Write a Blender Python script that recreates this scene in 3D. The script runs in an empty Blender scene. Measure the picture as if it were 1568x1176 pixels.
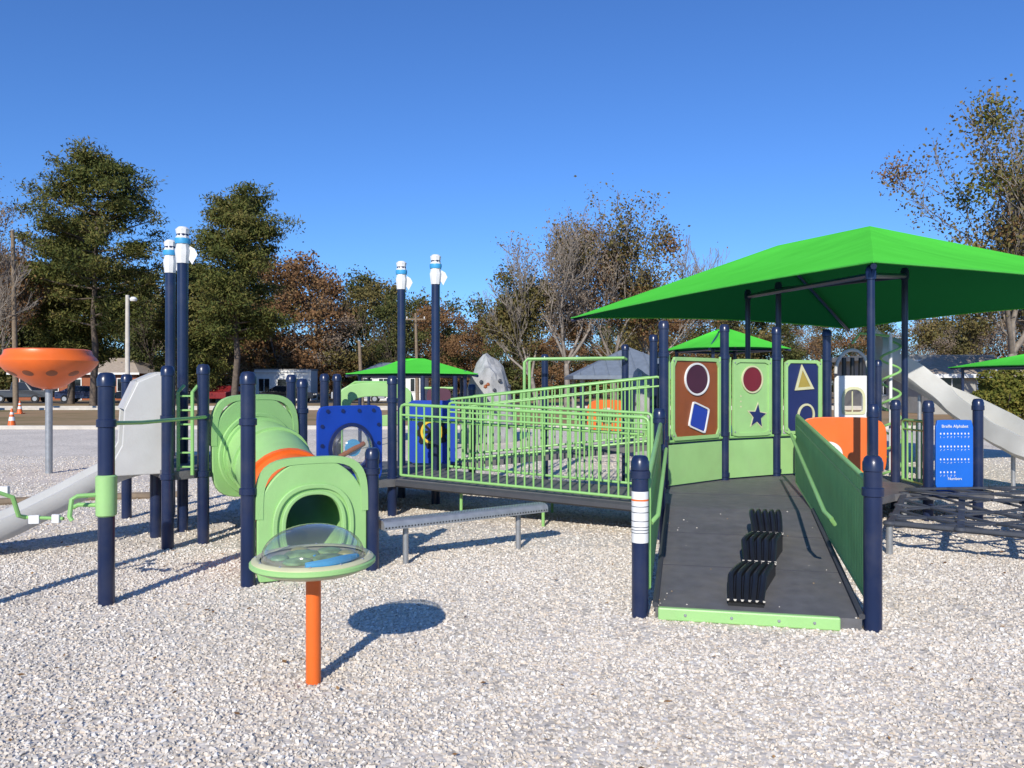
import bpy, math, random
import numpy as np
from mathutils import Vector, Matrix
random.seed(7)
R = math.radians
scene = bpy.context.scene
scene.view_settings.view_transform = 'Standard'
scene.view_settings.look = 'None'
scene.view_settings.exposure = 0

# ------------------------------------------------------------------ materials
def mat(name, col, rough=0.5, var=0.12, scale=6.0, bump=0.0, bscale=60.0, spec=0.5, metal=0.0, dirt=0.0):
    m = bpy.data.materials.new(name); m.use_nodes = True
    nt = m.node_tree; b = nt.nodes['Principled BSDF']
    tc = nt.nodes.new('ShaderNodeTexCoord')
    n = nt.nodes.new('ShaderNodeTexNoise'); n.inputs['Scale'].default_value = scale; n.inputs['Detail'].default_value = 6
    nt.links.new(tc.outputs['Object'], n.inputs['Vector'])
    r = nt.nodes.new('ShaderNodeValToRGB')
    lo = [c*(1-var) for c in col]; hi = [min(1, c*(1+var)) for c in col]
    r.color_ramp.elements[0].position = .3; r.color_ramp.elements[1].position = .7
    r.color_ramp.elements[0].color = (*lo, 1); r.color_ramp.elements[1].color = (*hi, 1)
    nt.links.new(n.outputs['Fac'], r.inputs['Fac'])
    out = r.outputs['Color']
    if dirt > 0:
        n2 = nt.nodes.new('ShaderNodeTexNoise'); n2.inputs['Scale'].default_value = 2.3; n2.inputs['Detail'].default_value = 10
        n2.inputs['Roughness'].default_value = .7
        nt.links.new(tc.outputs['Object'], n2.inputs['Vector'])
        mr = nt.nodes.new('ShaderNodeMapRange'); mr.inputs[1].default_value = .48; mr.inputs[2].default_value = .72
        mr.inputs[3].default_value = 0; mr.inputs[4].default_value = dirt
        nt.links.new(n2.outputs['Fac'], mr.inputs[0])
        mx = nt.nodes.new('ShaderNodeMixRGB'); mx.inputs['Color2'].default_value = (.30, .26, .2, 1)
        nt.links.new(mr.outputs[0], mx.inputs['Fac']); nt.links.new(out, mx.inputs['Color1'])
        out = mx.outputs['Color']
    nt.links.new(out, b.inputs['Base Color'])
    b.inputs['Roughness'].default_value = rough
    b.inputs['Specular IOR Level'].default_value = spec
    b.inputs['Metallic'].default_value = metal
    if bump > 0:
        n3 = nt.nodes.new('ShaderNodeTexNoise'); n3.inputs['Scale'].default_value = bscale; n3.inputs['Detail'].default_value = 4
        nt.links.new(tc.outputs['Object'], n3.inputs['Vector'])
        bp = nt.nodes.new('ShaderNodeBump'); bp.inputs['Strength'].default_value = bump; bp.inputs['Distance'].default_value = .01
        nt.links.new(n3.outputs['Fac'], bp.inputs['Height']); nt.links.new(bp.outputs['Normal'], b.inputs['Normal'])
    return m

M = {}
M['navy'] = mat('navy_paint', (.010, .020, .062), .28, .15, 3, dirt=.08)
M['green'] = mat('lime_plastic', (.31, .55, .20), .45, .06, 4, .15, 90, dirt=.14)
M['rail'] = mat('green_rail_paint', (.25, .49, .155), .35, .08, 4)
M['orange'] = mat('orange_plastic', (.76, .14, .018), .38, .08, 3, .1, dirt=.06)
M['rust'] = mat('rust_panel', (.26, .07, .018), .5, .1, 5)
M['blue'] = mat('blue_plastic', (.008, .05, .36), .4, .1, 4)
M['bblue'] = mat('sign_blue', (.01, .13, .56), .4, .05, 4)
M['dkblue'] = mat('dark_blue_panel', (.012, .022, .10), .4, .1, 5)
M['plum'] = mat('plum_plastic', (.06, .010, .028), .4, .1, 5)
M['maroon'] = mat('maroon_plastic', (.16, .012, .02), .4, .1, 5)
M['white'] = mat('white_paint', (.72, .72, .70), .45, .05, 5, dirt=.1)
M['slide'] = mat('grey_plastic', (.53, .525, .50), .42, .07, 3, .1, dirt=.2)
M['tan'] = mat('tan_plastic', (.56, .55, .33), .5, .08, 6)
M['steel'] = mat('galvanised_steel', (.36, .37, .38), .38, .12, 15, metal=.5)
M['deck'] = mat('deck_rubber', (.120, .118, .121), .62, .16, 9, .5, 260, dirt=.22)
M['deckedge'] = mat('deck_edge', (.05, .052, .06), .6, .1, 8)
M['black'] = mat('black_rubber', (.012, .012, .013), .36, .15, 10)
M['net'] = mat('grey_net_rubber', (.050, .056, .07), .6, .2, 10, spec=.35)
M['bark'] = mat('bark', (.11, .085, .065), .9, .4, 5, .8, 20)
M['palebark'] = mat('pale_bark', (.24, .205, .17), .9, .35, 4, .6, 20)
M['rock'] = mat('climbing_rock', (.33, .33, .325), .85, .35, 2.5, .9, 12)
M['concrete'] = mat('concrete', (.52, .48, .42), .85, .12, 3, .3, 40)
M['asphalt'] = mat('asphalt', (.07, .068, .066), .85, .2, 3, .4, 60)
M['wood'] = mat('weathered_wood', (.20, .15, .10), .85, .25, 8, .5, 30)
M['shingle'] = mat('grey_roof', (.16, .19, .23), .7, .12, 5, .3, 30)
M['tanroof'] = mat('tan_roof', (.40, .33, .26), .9, .15, 4, spec=.1)
M['wall'] = mat('wall_paint', (.33, .32, .29), .8, .1, 3)
M['glass'] = mat('dark_glass', (.015, .018, .022), .08, .1, 3)
M['tire'] = mat('tire', (.015, .015, .015), .8, .1, 9)
M['yellow'] = mat('yellow_plastic', (.7, .45, .03), .45, .1, 5)
M['gold'] = mat('gold_plastic', (.34, .26, .05), .45, .1, 5)
M['skyblue'] = mat('light_blue_plastic', (.05, .33, .62), .45, .1, 5)
M['grnmix'] = mat('green_map', (.17, .28, .12), .5, .5, 14)
M['sand'] = mat('sand_map', (.40, .37, .24), .5, .25, 9)
M['tarp'] = mat('olive_trim', (.35, .33, .12), .5, .1, 5)

def fabric():
    # knitted shade cloth: underside shade is painted in as a darker green
    m = bpy.data.materials.new('shade_fabric'); m.use_nodes = True
    nt = m.node_tree; nt.nodes.clear()
    o = nt.nodes.new('ShaderNodeOutputMaterial'); mx = nt.nodes.new('ShaderNodeMixShader'); mx.inputs[0].default_value = .06
    d = nt.nodes.new('ShaderNodeBsdfDiffuse'); t = nt.nodes.new('ShaderNodeBsdfTranslucent')
    tc = nt.nodes.new('ShaderNodeTexCoord'); n = nt.nodes.new('ShaderNodeTexNoise'); n.inputs['Scale'].default_value = .9; n.inputs['Detail'].default_value = 5
    nt.links.new(tc.outputs['Object'], n.inputs['Vector'])
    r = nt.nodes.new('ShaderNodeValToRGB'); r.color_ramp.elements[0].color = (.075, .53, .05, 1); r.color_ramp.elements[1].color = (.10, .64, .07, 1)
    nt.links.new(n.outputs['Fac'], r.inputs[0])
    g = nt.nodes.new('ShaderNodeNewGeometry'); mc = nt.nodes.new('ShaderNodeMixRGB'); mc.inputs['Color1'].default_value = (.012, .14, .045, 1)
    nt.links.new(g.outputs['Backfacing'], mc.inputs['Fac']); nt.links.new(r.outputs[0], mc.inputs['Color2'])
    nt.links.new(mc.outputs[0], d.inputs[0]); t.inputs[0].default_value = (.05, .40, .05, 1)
    n2 = nt.nodes.new('ShaderNodeTexNoise'); n2.inputs['Scale'].default_value = .7
    nt.links.new(tc.outputs['Object'], n2.inputs['Vector'])
    bp = nt.nodes.new('ShaderNodeBump'); bp.inputs['Strength'].default_value = .35; bp.inputs['Distance'].default_value = .3
    nt.links.new(n2.outputs['Fac'], bp.inputs['Height']); nt.links.new(bp.outputs[0], d.inputs['Normal'])
    nt.links.new(d.outputs[0], mx.inputs[1]); nt.links.new(t.outputs[0], mx.inputs[2]); nt.links.new(mx.outputs[0], o.inputs[0])
    return m
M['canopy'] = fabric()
M['hem'] = mat('canopy_hem', (.06, .45, .045), .8, .1, 4)

def clear_plastic():
    m = bpy.data.materials.new('clear_dome_plastic'); m.use_nodes = True
    nt = m.node_tree; nt.nodes.clear()
    o = nt.nodes.new('ShaderNodeOutputMaterial'); mx = nt.nodes.new('ShaderNodeMixShader'); mx2 = nt.nodes.new('ShaderNodeMixShader'); mx2.inputs[0].default_value = .08
    t = nt.nodes.new('ShaderNodeBsdfTransparent'); t.inputs[0].default_value = (.93, .95, .93, 1)
    g = nt.nodes.new('ShaderNodeBsdfGlossy'); g.inputs['Roughness'].default_value = .10
    df = nt.nodes.new('ShaderNodeBsdfDiffuse'); df.inputs[0].default_value = (.6, .62, .58, 1)
    lw = nt.nodes.new('ShaderNodeLayerWeight'); lw.inputs[0].default_value = .2
    nt.links.new(t.outputs[0], mx2.inputs[1]); nt.links.new(df.outputs[0], mx2.inputs[2])
    nt.links.new(lw.outputs['Facing'], mx.inputs[0])
    nt.links.new(mx2.outputs[0], mx.inputs[1]); nt.links.new(g.outputs[0], mx.inputs[2]); nt.links.new(mx.outputs[0], o.inputs[0])
    return m
M['clear'] = clear_plastic()

def island_mat(name, cols, rough=.8, transl=0.0, nscale=.25, isl=.6, nz=1.2):
    m = bpy.data.materials.new(name); m.use_nodes = True
    nt = m.node_tree; b = nt.nodes['Principled BSDF']; o = nt.nodes['Material Output']
    g = nt.nodes.new('ShaderNodeNewGeometry'); r = nt.nodes.new('ShaderNodeValToRGB')
    tc = nt.nodes.new('ShaderNodeTexCoord'); n = nt.nodes.new('ShaderNodeTexNoise'); n.inputs['Scale'].default_value = nscale
    nt.links.new(tc.outputs['Object'], n.inputs['Vector'])
    ma = nt.nodes.new('ShaderNodeMath'); ma.operation = 'MULTIPLY_ADD'; ma.inputs[1].default_value = isl
    ms = nt.nodes.new('ShaderNodeMath'); ms.operation = 'MULTIPLY_ADD'; ms.inputs[1].default_value = nz; ms.inputs[2].default_value = .5-isl/2-nz/2
    nt.links.new(n.outputs['Fac'], ms.inputs[0])
    nt.links.new(g.outputs['Random Per Island'], ma.inputs[0]); nt.links.new(ms.outputs[0], ma.inputs[2])
    nt.links.new(ma.outputs[0], r.inputs[0])
    cr = r.color_ramp
    while len(cr.elements) < len(cols): cr.elements.new(.5)
    for i, c in enumerate(cols):
        cr.elements[i].position = i/(len(cols)-1); cr.elements[i].color = (*c, 1)
    nt.links.new(r.outputs[0], b.inputs['Base Color']); b.inputs['Roughness'].default_value = rough
    b.inputs['Specular IOR Level'].default_value = .2
    if transl > 0:
        t = nt.nodes.new('ShaderNodeBsdfTranslucent'); nt.links.new(r.outputs[0], t.inputs[0])
        mx = nt.nodes.new('ShaderNodeMixShader'); mx.inputs[0].default_value = transl
        nt.links.new(b.outputs[0], mx.inputs[1]); nt.links.new(t.outputs[0], mx.inputs[2]); nt.links.new(mx.outputs[0], o.inputs[0])
    return m
L_pine = island_mat('pine_needles', [(.045, .062, .016), (.085, .105, .026), (.14, .135, .035), (.21, .165, .06)], transl=.12)
L_rust = island_mat('rust_leaves', [(.10, .055, .03), (.17, .09, .042), (.23, .13, .058), (.21, .16, .07)], transl=.12)
L_olive = island_mat('olive_leaves', [(.07, .068, .026), (.12, .105, .038), (.18, .145, .05), (.24, .15, .06)], transl=.12)
L_dark = island_mat('dark_leaves', [(.035, .048, .016), (.065, .08, .023), (.11, .11, .034), (.17, .11, .045)], transl=.12)
L_grey = island_mat('twig_haze', [(.14, .11, .088), (.20, .16, .13), (.25, .19, .14), (.20, .16, .08)])
L_green = island_mat('yellow_green_leaves', [(.07, .09, .02), (.14, .16, .03), (.23, .21, .045), (.27, .19, .05)], transl=.25)
L_fall = island_mat('dead_leaf', [(.12, .06, .03), (.22, .12, .05), (.30, .18, .08)])
STONE = island_mat('gravel_stone', [(.36, .325, .28), (.53, .48, .415), (.62, .57, .50), (.65, .605, .54), (.62, .53, .425), (.69, .655, .595), (.80, .77, .715)], rough=.9, nscale=1.0, isl=.88, nz=.5)

def gravel_mat():
    m = bpy.data.materials.new('gravel'); m.use_nodes = True
    nt = m.node_tree; b = nt.nodes['Principled BSDF']
    tc = nt.nodes.new('ShaderNodeTexCoord')
    v = nt.nodes.new('ShaderNodeTexVoronoi'); v.inputs['Scale'].default_value = 38
    nt.links.new(tc.outputs['Object'], v.inputs['Vector'])
    sp = nt.nodes.new('ShaderNodeSeparateColor'); nt.links.new(v.outputs['Color'], sp.inputs[0])
    r = nt.nodes.new('ShaderNodeValToRGB'); cr = r.color_ramp
    cs = [(0, (.42, .375, .315)), (.3, (.62, .56, .475)), (.65, (.74, .675, .585)), (.85, (.70, .59, .47)), (1, (.85, .81, .74))]
    while len(cr.elements) < len(cs): cr.elements.new(.5)
    for i, (p, c) in enumerate(cs): cr.elements[i].position = p; cr.elements[i].color = (*c, 1)
    nt.links.new(sp.outputs[0], r.inputs[0])
    n = nt.nodes.new('ShaderNodeTexNoise'); n.inputs['Scale'].default_value = .6; n.inputs['Detail'].default_value = 9
    nt.links.new(tc.outputs['Object'], n.inputs['Vector'])
    mr = nt.nodes.new('ShaderNodeMapRange'); mr.inputs[1].default_value = .3; mr.inputs[2].default_value = .7; mr.inputs[3].default_value = .88; mr.inputs[4].default_value = 1.1
    nt.links.new(n.outputs['Fac'], mr.inputs[0])
    vm = nt.nodes.new('ShaderNodeVectorMath'); vm.operation = 'SCALE'
    nt.links.new(r.outputs[0], vm.inputs[0]); nt.links.new(mr.outputs[0], vm.inputs['Scale'])
    nt.links.new(vm.outputs[0], b.inputs['Base Color'])
    b.inputs['Roughness'].default_value = .95; b.inputs['Specular IOR Level'].default_value = .05
    bp = nt.nodes.new('ShaderNodeBump'); bp.invert = True; bp.inputs['Strength'].default_value = .4; bp.inputs['Distance'].default_value = .01
    nt.links.new(v.outputs['Distance'], bp.inputs['Height']); nt.links.new(bp.outputs[0], b.inputs['Normal'])
    return m
GRAVEL = gravel_mat()

def lawn_mat():
    m = bpy.data.materials.new('dry_grass'); m.use_nodes = True
    nt = m.node_tree; b = nt.nodes['Principled BSDF']; tc = nt.nodes.new('ShaderNodeTexCoord')
    n = nt.nodes.new('ShaderNodeTexNoise'); n.inputs['Scale'].default_value = .12; n.inputs['Detail'].default_value = 12; n.inputs['Roughness'].default_value = .7
    nt.links.new(tc.outputs['Object'], n.inputs['Vector'])
    r = nt.nodes.new('ShaderNodeValToRGB'); cr = r.color_ramp
    cr.elements[0].position = .35; cr.elements[0].color = (.16, .14, .06, 1)
    cr.elements[1].position = .62; cr.elements[1].color = (.40, .26, .16, 1)
    e = cr.elements.new(.48); e.color = (.32, .23, .13, 1)
    nt.links.new(n.outputs['Fac'], r.inputs[0]); nt.links.new(r.outputs[0], b.inputs['Base Color']); b.inputs['Roughness'].default_value = .95
    b.inputs['Specular IOR Level'].default_value = .05
    return m
LAWN = lawn_mat()

# ------------------------------------------------------------------ builder
class O:
    def __init__(s, name): s.name = name; s.parts = {}
    def add(s, part, m, V, F, smooth=False, bevel=0):
        k = (part, m, smooth, bevel)
        if k not in s.parts: s.parts[k] = ([], [])
        v, f = s.parts[k]; o = len(v)
        v.extend([tuple(p) for p in V]); f.extend([tuple(i+o for i in t) for t in F])
    def finish(s):
        e = bpy.data.objects.new(s.name, None); scene.collection.objects.link(e); e.empty_display_size = .2
        for (part, m, smooth, bevel), (v, f) in s.parts.items():
            me = bpy.data.meshes.new(part); me.from_pydata(v, [], f); me.materials.append(M[m] if isinstance(m, str) else m)
            if smooth:
                me.polygons.foreach_set('use_smooth', [True]*len(me.polygons))
                try: me.set_sharp_from_angle(angle=R(38))
                except Exception: pass
            o = bpy.data.objects.new(part, me); scene.collection.objects.link(o); o.parent = e
            if bevel:
                md = o.modifiers.new('bevel', 'BEVEL'); md.width = bevel; md.segments = 2; md.limit_method = 'ANGLE'; md.angle_limit = R(50)
        return e
    def tube(s, part, m, pts, r, seg=10, cap=True):
        pts = [Vector(p) for p in pts]; n = len(pts)
        rs = r if isinstance(r, (list, tuple)) else [r]*n
        T = []
        for i in range(n):
            t = (pts[min(i+1, n-1)]-pts[max(i-1, 0)]); T.append(t.normalized() if t.length > 1e-9 else Vector((0, 0, 1)))
        a = Vector((0, 0, 1)) if abs(T[0].z) < .9 else Vector((1, 0, 0))
        a = (a-T[0]*a.dot(T[0])).normalized()
        V = []; F = []
        for i in range(n):
            a = (a-T[i]*a.dot(T[i])).normalized(); b = T[i].cross(a)
            for k in range(seg):
                th = 2*math.pi*k/seg
                V.append(pts[i]+(a*math.cos(th)+b*math.sin(th))*rs[i])
        for i in range(n-1):
            for k in range(seg):
                F.append((i*seg+k, i*seg+(k+1) % seg, (i+1)*seg+(k+1) % seg, (i+1)*seg+k))
        if cap:
            F.append(tuple(reversed(range(seg)))); F.append(tuple((n-1)*seg+k for k in range(seg)))
        s.add(part, m, V, F, True)
    def lathe(s, part, m, prof, o=(0, 0, 0), seg=32, axis=None):
        o = Vector(o); V = []; F = []
        q = Vector((0, 0, 1)).rotation_difference(Vector(axis)) if axis is not None else None
        for (r, z) in prof:
            for k in range(seg):
                th = 2*math.pi*k/seg; p = Vector((r*math.cos(th), r*math.sin(th), z))
                if q: p = q @ p
                V.append(o+p)
        for i in range(len(prof)-1):
            for k in range(seg):
                F.append((i*seg+k, i*seg+(k+1) % seg, (i+1)*seg+(k+1) % seg, (i+1)*seg+k))
        s.add(part, m, V, F, True)
    def box(s, part, m, c, size, yaw=0, mtx=None, bevel=.004):
        hx, hy, hz = size[0]/2, size[1]/2, size[2]/2
        Q = mtx if mtx is not None else Matrix.Rotation(yaw, 3, 'Z')
        c = Vector(c); V = [c+Q @ Vector((x, y, z)) for x in (-hx, hx) for y in (-hy, hy) for z in (-hz, hz)]
        F = [(0, 1, 3, 2), (4, 6, 7, 5), (0, 4, 5, 1), (2, 3, 7, 6), (0, 2, 6, 4), (1, 5, 7, 3)]
        s.add(part, m, V, F, False, bevel)
    def slab(s, part, m, poly, z0, z1, bevel=0):
        n = len(poly)
        z0 = z0 if isinstance(z0, (list, tuple)) else [z0]*n; z1 = z1 if isinstance(z1, (list, tuple)) else [z1]*n
        V = [(p[0], p[1], z0[i]) for i, p in enumerate(poly)]+[(p[0], p[1], z1[i]) for i, p in enumerate(poly)]
        F = [tuple(reversed(range(n))), tuple(range(n, 2*n))]+[(i, (i+1) % n, n+(i+1) % n, n+i) for i in range(n)]
        s.add(part, m, V, F, False, bevel)
    def plate(s, part, m, fr, outer, inner=None, off=0, th=.02, bevel=.003):
        o, U, N = fr; Z = Vector((0, 0, 1)); n = len(outer)
        P = lambda p, w: o+U*p[0]+Z*p[1]+N*w
        V = [P(p, off) for p in outer]+[P(p, off+th) for p in outer]; F = []
        if inner:
            V += [P(p, off) for p in inner]+[P(p, off+th) for p in inner]
            for i in range(n):
                j = (i+1) % n
                F += [(i, j, n+j, n+i), (n+i, n+j, 3*n+j, 3*n+i), (2*n+j, 2*n+i, 3*n+i, 3*n+j), (j, i, 2*n+i, 2*n+j)]
        else:
            F = [tuple(reversed(range(n))), tuple(range(n, 2*n))]+[(i, (i+1) % n, n+(i+1) % n, n+i) for i in range(n)]
        s.add(part, m, V, F, False, bevel)

def rad(a, b, e=8, e2=None, c=(0, 0), N=48):
    out = []
    for k in range(N):
        t = 2*math.pi*(k+.5)/N; ct, st = math.cos(t), math.sin(t); ee = e if (e2 is None or st > 0) else e2
        r = (abs(ct/a)**ee+abs(st/b)**ee)**(-1/ee); out.append((c[0]+r*ct, c[1]+r*st))
    return out
def frm(p0, p1, z=0):
    a = Vector((p0[0], p0[1], 0)); b = Vector((p1[0], p1[1], 0)); U = (b-a).normalized()
    N = Vector((U.y, -U.x, 0)); c = (a+b)/2; c.z = z
    return (c, U, N), (b-a).length
def rot2(pts, a, c=(0, 0)):
    ca, sa = math.cos(a), math.sin(a); return [(c[0]+p[0]*ca-p[1]*sa, c[1]+p[0]*sa+p[1]*ca) for p in pts]

def post(o, x, y, zt, z0=-.05, r=.057, collars=(), tape=False, m='navy'):
    o.tube('post', m, [(x, y, z0), (x, y, zt-.05)], r, 18)
    prof = [(r*1.12, zt-.10), (r*1.12, zt-.045), (r*1.02, zt-.035), (r*.95, zt-.018), (r*.7, zt-.004), (.001, zt)]
    o.lathe('post_cap', m, [(r, zt-.105)]+prof, (x, y, 0), 18)
    for c in collars:
        o.lathe('post_collar', m, [(r, c-.03), (r*1.2, c-.025), (r*1.2, c+.025), (r, c+.03)], (x, y, 0), 18)
    if tape:
        prof = [(r*1.12, zt-.36), (r*1.25, zt-.30), (r*1.4, zt-.22), (r*1.15, zt-.17), (r*1.35, zt-.1), (r*1.1, zt-.05), (r*1.3, zt+.01), (r*.8, zt+.035), (.001, zt+.03)]
        o.lathe('tape_wrap', 'white', prof, (x, y, 0), 9)
        o.lathe('tape_band', 'skyblue', [(r*1.33, zt-.15), (r*1.44, zt-.12), (r*1.40, zt-.09)], (x, y, 0), 12)
        o.plate('tape_flap', 'white', (Vector((x+r, y, zt-.30)), Vector((1, .2, 0)).normalized(), Vector((0, -1, 0))), [(0, 0), (.045, -.07), (.10, .04), (.07, .10), (.02, .13)], th=.004, bevel=0)

def railing(o, p0, p1, zb0, zb1, h=.86, sp=.1, r=.011, m='rail', name='rail'):
    a = Vector(p0+(zb0,)); b = Vector(p1+(zb1,)); L = (b-a).length; n = max(2, int(L/sp))
    up = Vector((0, 0, h)); lo = Vector((0, 0, .05)); u = (b-a).normalized()
    o.tube(name+'_top', m, [a+lo, a+up-Vector((0, 0, .05)), a+up-Vector((0, 0, .015))+u*.015, a+up+u*.05, b+up-u*.05, b+up-Vector((0, 0, .015))-u*.015, b+up-Vector((0, 0, .05)), b+lo], .019, 10)
    o.tube(name+'_bottom', m, [a+lo, b+lo], .016, 8)
    o.tube(name+'_mid', m, [a+up*.86, b+up*.86], .013, 8)
    for i in range(1, n):
        q = a.lerp(b, i/n); o.tube(name+'_pickets', m, [q+lo, q+up], r, 7, False)

# ------------------------------------------------------------------ ground
def sheet(name, m, x0, x1, y0, y1, z):
    me = bpy.data.meshes.new(name); me.from_pydata([(x0, y0, z), (x1, y0, z), (x1, y1, z), (x0, y1, z)], [], [(0, 1, 2, 3)])
    me.materials.append(m); o = bpy.data.objects.new(name, me); scene.collection.objects.link(o); return o
sheet('ground', LAWN, -900, 900, -300, 1500, -.012)
sheet('gravel_bed', GRAVEL, -26, 26, -12, 27.2, 0)
sheet('sidewalk', M['concrete'], -80, 80, 27.4, 28.9, -.004)
sheet('road', M['asphalt'], -120, 120, 48, 52, -.004)
sheet('parking_lot', M['asphalt'], -60, -8, 64, 71, -.004)
o = O('road_kerb'); o.box('kerb', 'concrete', (0, 47.9, .05), (240, .18, .14)); o.box('kerb_far', 'concrete', (0, 52.1, .05), (240, .18, .14)); o.finish()
o = O('playground_border'); o.box('edge', 'concrete', (0, 27.3, .05), (56, .2, .16))
o.tube('timber', 'wood', [(-8.5, 9.2, .03), (-7.0, 10.1, .03), (-5.9, 10.6, .03), (-4.6, 10.9, .03)], .06, 8); o.finish()

def np_mesh(name, V, F, m, parent=None, smooth=False):
    me = bpy.data.meshes.new(name); n, k = F.shape
    me.vertices.add(len(V)); me.vertices.foreach_set('co', V.astype(np.float32).ravel())
    me.loops.add(n*k); me.loops.foreach_set('vertex_index', F.astype(np.int32).ravel())
    me.polygons.add(n); me.polygons.foreach_set('loop_start', np.arange(0, n*k, k, dtype=np.int32))
    if not smooth: me.polygons.foreach_set('use_smooth', np.zeros(n, dtype=bool))
    me.update(calc_edges=True); me.validate()
    me.materials.append(m); o = bpy.data.objects.new(name, me); scene.collection.objects.link(o)
    if parent: o.parent = parent
    return o
rng = np.random.default_rng(5)
def rand_rot(n):
    q = rng.normal(size=(n, 4)); q /= np.linalg.norm(q, axis=1)[:, None]; w, x, y, z = q.T
    return np.stack([1-2*(y*y+z*z), 2*(x*y-w*z), 2*(x*z+w*y), 2*(x*y+w*z), 1-2*(x*x+z*z), 2*(y*z-w*x), 2*(x*z-w*y), 2*(y*z+w*x), 1-2*(x*x+y*y)], 1).reshape(n, 3, 3)
def stones(y0, y1, dens, s0, s1):
    area = (y1-y0)*(1.4*(y0+y1)/2+3); n = int(area*dens)
    y = y0+(y1-y0)*rng.random(n*2); w = .7*y+1.5; keep = rng.random(n*2) < w/(.7*y1+1.5); y = y[keep][:n]; w = w[keep][:n]; n = len(y)
    x = (rng.random(n)*2-1)*w; s = s0+(s1-s0)*rng.random(n)**2.4
    return np.stack([x, y, s*.25*rng.random(n)+.001], 1), s
parts = [stones(2.3, 4.8, 2800, .0078, .0185), stones(4.8, 7.5, 1800, .0085, .0195), stones(7.5, 12.5, 520, .010, .021), stones(12.5, 17, 140, .012, .023)]
C = np.concatenate([p[0] for p in parts]); S = np.concatenate([p[1] for p in parts]); n = len(C)
cube = np.array([(x, y, z) for x in (-1, 1) for y in (-1, 1) for z in (-1, 1)], float)
V = cube[None]*(1+.35*(rng.random((n, 8, 3))-.5)*1.6)*.72
V *= (np.stack([.75+.6*rng.random(n), .6+.4*rng.random(n), .4+.4*rng.random(n)], 1))[:, None, :]
V = np.einsum('nij,nkj->nki', rand_rot(n), V)*S[:, None, None]*.85
V[:, :, 2] *= .8
V += C[:, None, :]
Fq = np.array([(0, 1, 3, 2), (4, 6, 7, 5), (0, 4, 5, 1), (2, 3, 7, 6), (0, 2, 6, 4), (1, 5, 7, 3)])
F = (Fq[None]+8*np.arange(n)[:, None, None]).reshape(-1, 4)
np_mesh('gravel_stones', V.reshape(-1, 3), F, STONE)
n = 700; c = np.stack([(rng.random(n)*2-1)*7, 3+rng.random(n)*10, .018+.010*rng.random(n)], 1)
Rm = rand_rot(n); q = np.array([(-1, 0, 0), (0, -.55, .1), (1, 0, 0), (0, .55, .1)])*.021
Rm[:, 2, :] *= .4
V = np.einsum('nij,kj->nki', Rm, q)*(.5+.8*rng.random(n))[:, None, None]+c[:, None]; F = np.arange(n*4).reshape(-1, 4)
np_mesh('fallen_leaves', V.reshape(-1, 3), F, L_fall)

# ------------------------------------------------------------------ sensory table
o = O('sensory_table'); tx, ty = -1.064, 4.13
o.tube('post', 'orange', [(tx, ty, -.03), (tx, ty, .63)], .040, 20)
o.lathe('tray', 'tan', [(.001, .60), (.12, .60), (.26, .607), (.305, .628), (.318, .65), (.318, .672), (.300, .684), (.288, .684), (.275, .676)], (tx, ty, 0), 48)
o.lathe('rim', 'green', [(.318, .636), (.328, .644), (.328, .660), (.318, .667)], (tx, ty, 0), 48)
o.lathe('map_base', 'sand', [(.275, .668), (.001, .670)], (tx, ty, 0), 48)
for (dx, dy, r, mm) in [(-.08, .06, .10, 'grnmix'), (.09, -.03, .09, 'grnmix'), (-.05, -.12, .08, 'grnmix'), (.05, .15, .07, 'grnmix'), (-.17, -.04, .05, 'grnmix'), (-.12, .17, .05, 'tarp'), (.16, .09, .05, 'tarp')]:
    o.lathe('map_land', mm, [(r, .671), (r*.9, .682), (r*.5, .690), (.001, .692)], (tx+dx, ty+dy, 0), 9)
o.tube('map_river', 'skyblue', [(tx+.02, ty-.235, .677), (tx+.12, ty-.19, .677), (tx+.19, ty-.1, .678), (tx+.235, ty, .678)], [.02, .03, .03, .015], 8)
o.lathe('map_pond', 'skyblue', [(.03, .672), (.025, .68), (.001, .682)], (tx-.02, ty+.03, 0), 12)
for k in range(12):
    a = k*math.pi/6+.2; o.lathe('rim_bolts', 'steel', [(.007, .684), (.005, .689), (.0005, .690)], (tx+.297*math.cos(a), ty+.297*math.sin(a), 0), 8)
o.lathe('clear_dome', M['clear'], [(.268*math.cos(t), .684+.165*math.sin(t)) for t in [i*math.pi/2/14 for i in range(14)]]+[(.002, .849)], (tx, ty, 0), 48)
o.finish()

# ------------------------------------------------------------------ entry ramp
DZ = .35
o = O('wheelchair_ramp')
bl, br = (.98, 5.27), (2.27, 5.0); tl, tr = (1.58, 7.85), (2.95, 7.55)
o.slab('ramp_surface', 'deck', [bl, br, tr, tl], [.0, .0, DZ-.06, DZ-.06], [.075, .075, DZ, DZ])
for k in range(1, 3):
    t = k/3; p = [bl[i]+(tl[i]-bl[i])*t for i in (0, 1)]; q = [br[i]+(tr[i]-br[i])*t for i in (0, 1)]; z = .075+(DZ-.075)*t
    o.tube('seam', 'deckedge', [(p[0], p[1], z-.003), (q[0], q[1], z-.003)], .006, 6)
deckp = [tl, tr, (3.75, 8.2), (4.35, 8.75), (4.85, 8.85), (5.6, 8.95), (5.7, 9.8), (4.75, 10.9), (4.43, 10.85), (3.55, 10.6), (2.74, 10.12), (1.78, 9.3), (1.52, 8.9)]
o.slab('deck', 'deck', deckp, DZ-.08, DZ)
o.tube('deck_seam', 'deckedge', [(1.55, 8.9, DZ-.002), (3.9, 8.4, DZ-.002)], .006, 6)
ex = Vector((br[0]-bl[0], br[1]-bl[1], 0)).normalized(); ny = Vector((ex.y, -ex.x, 0))
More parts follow.
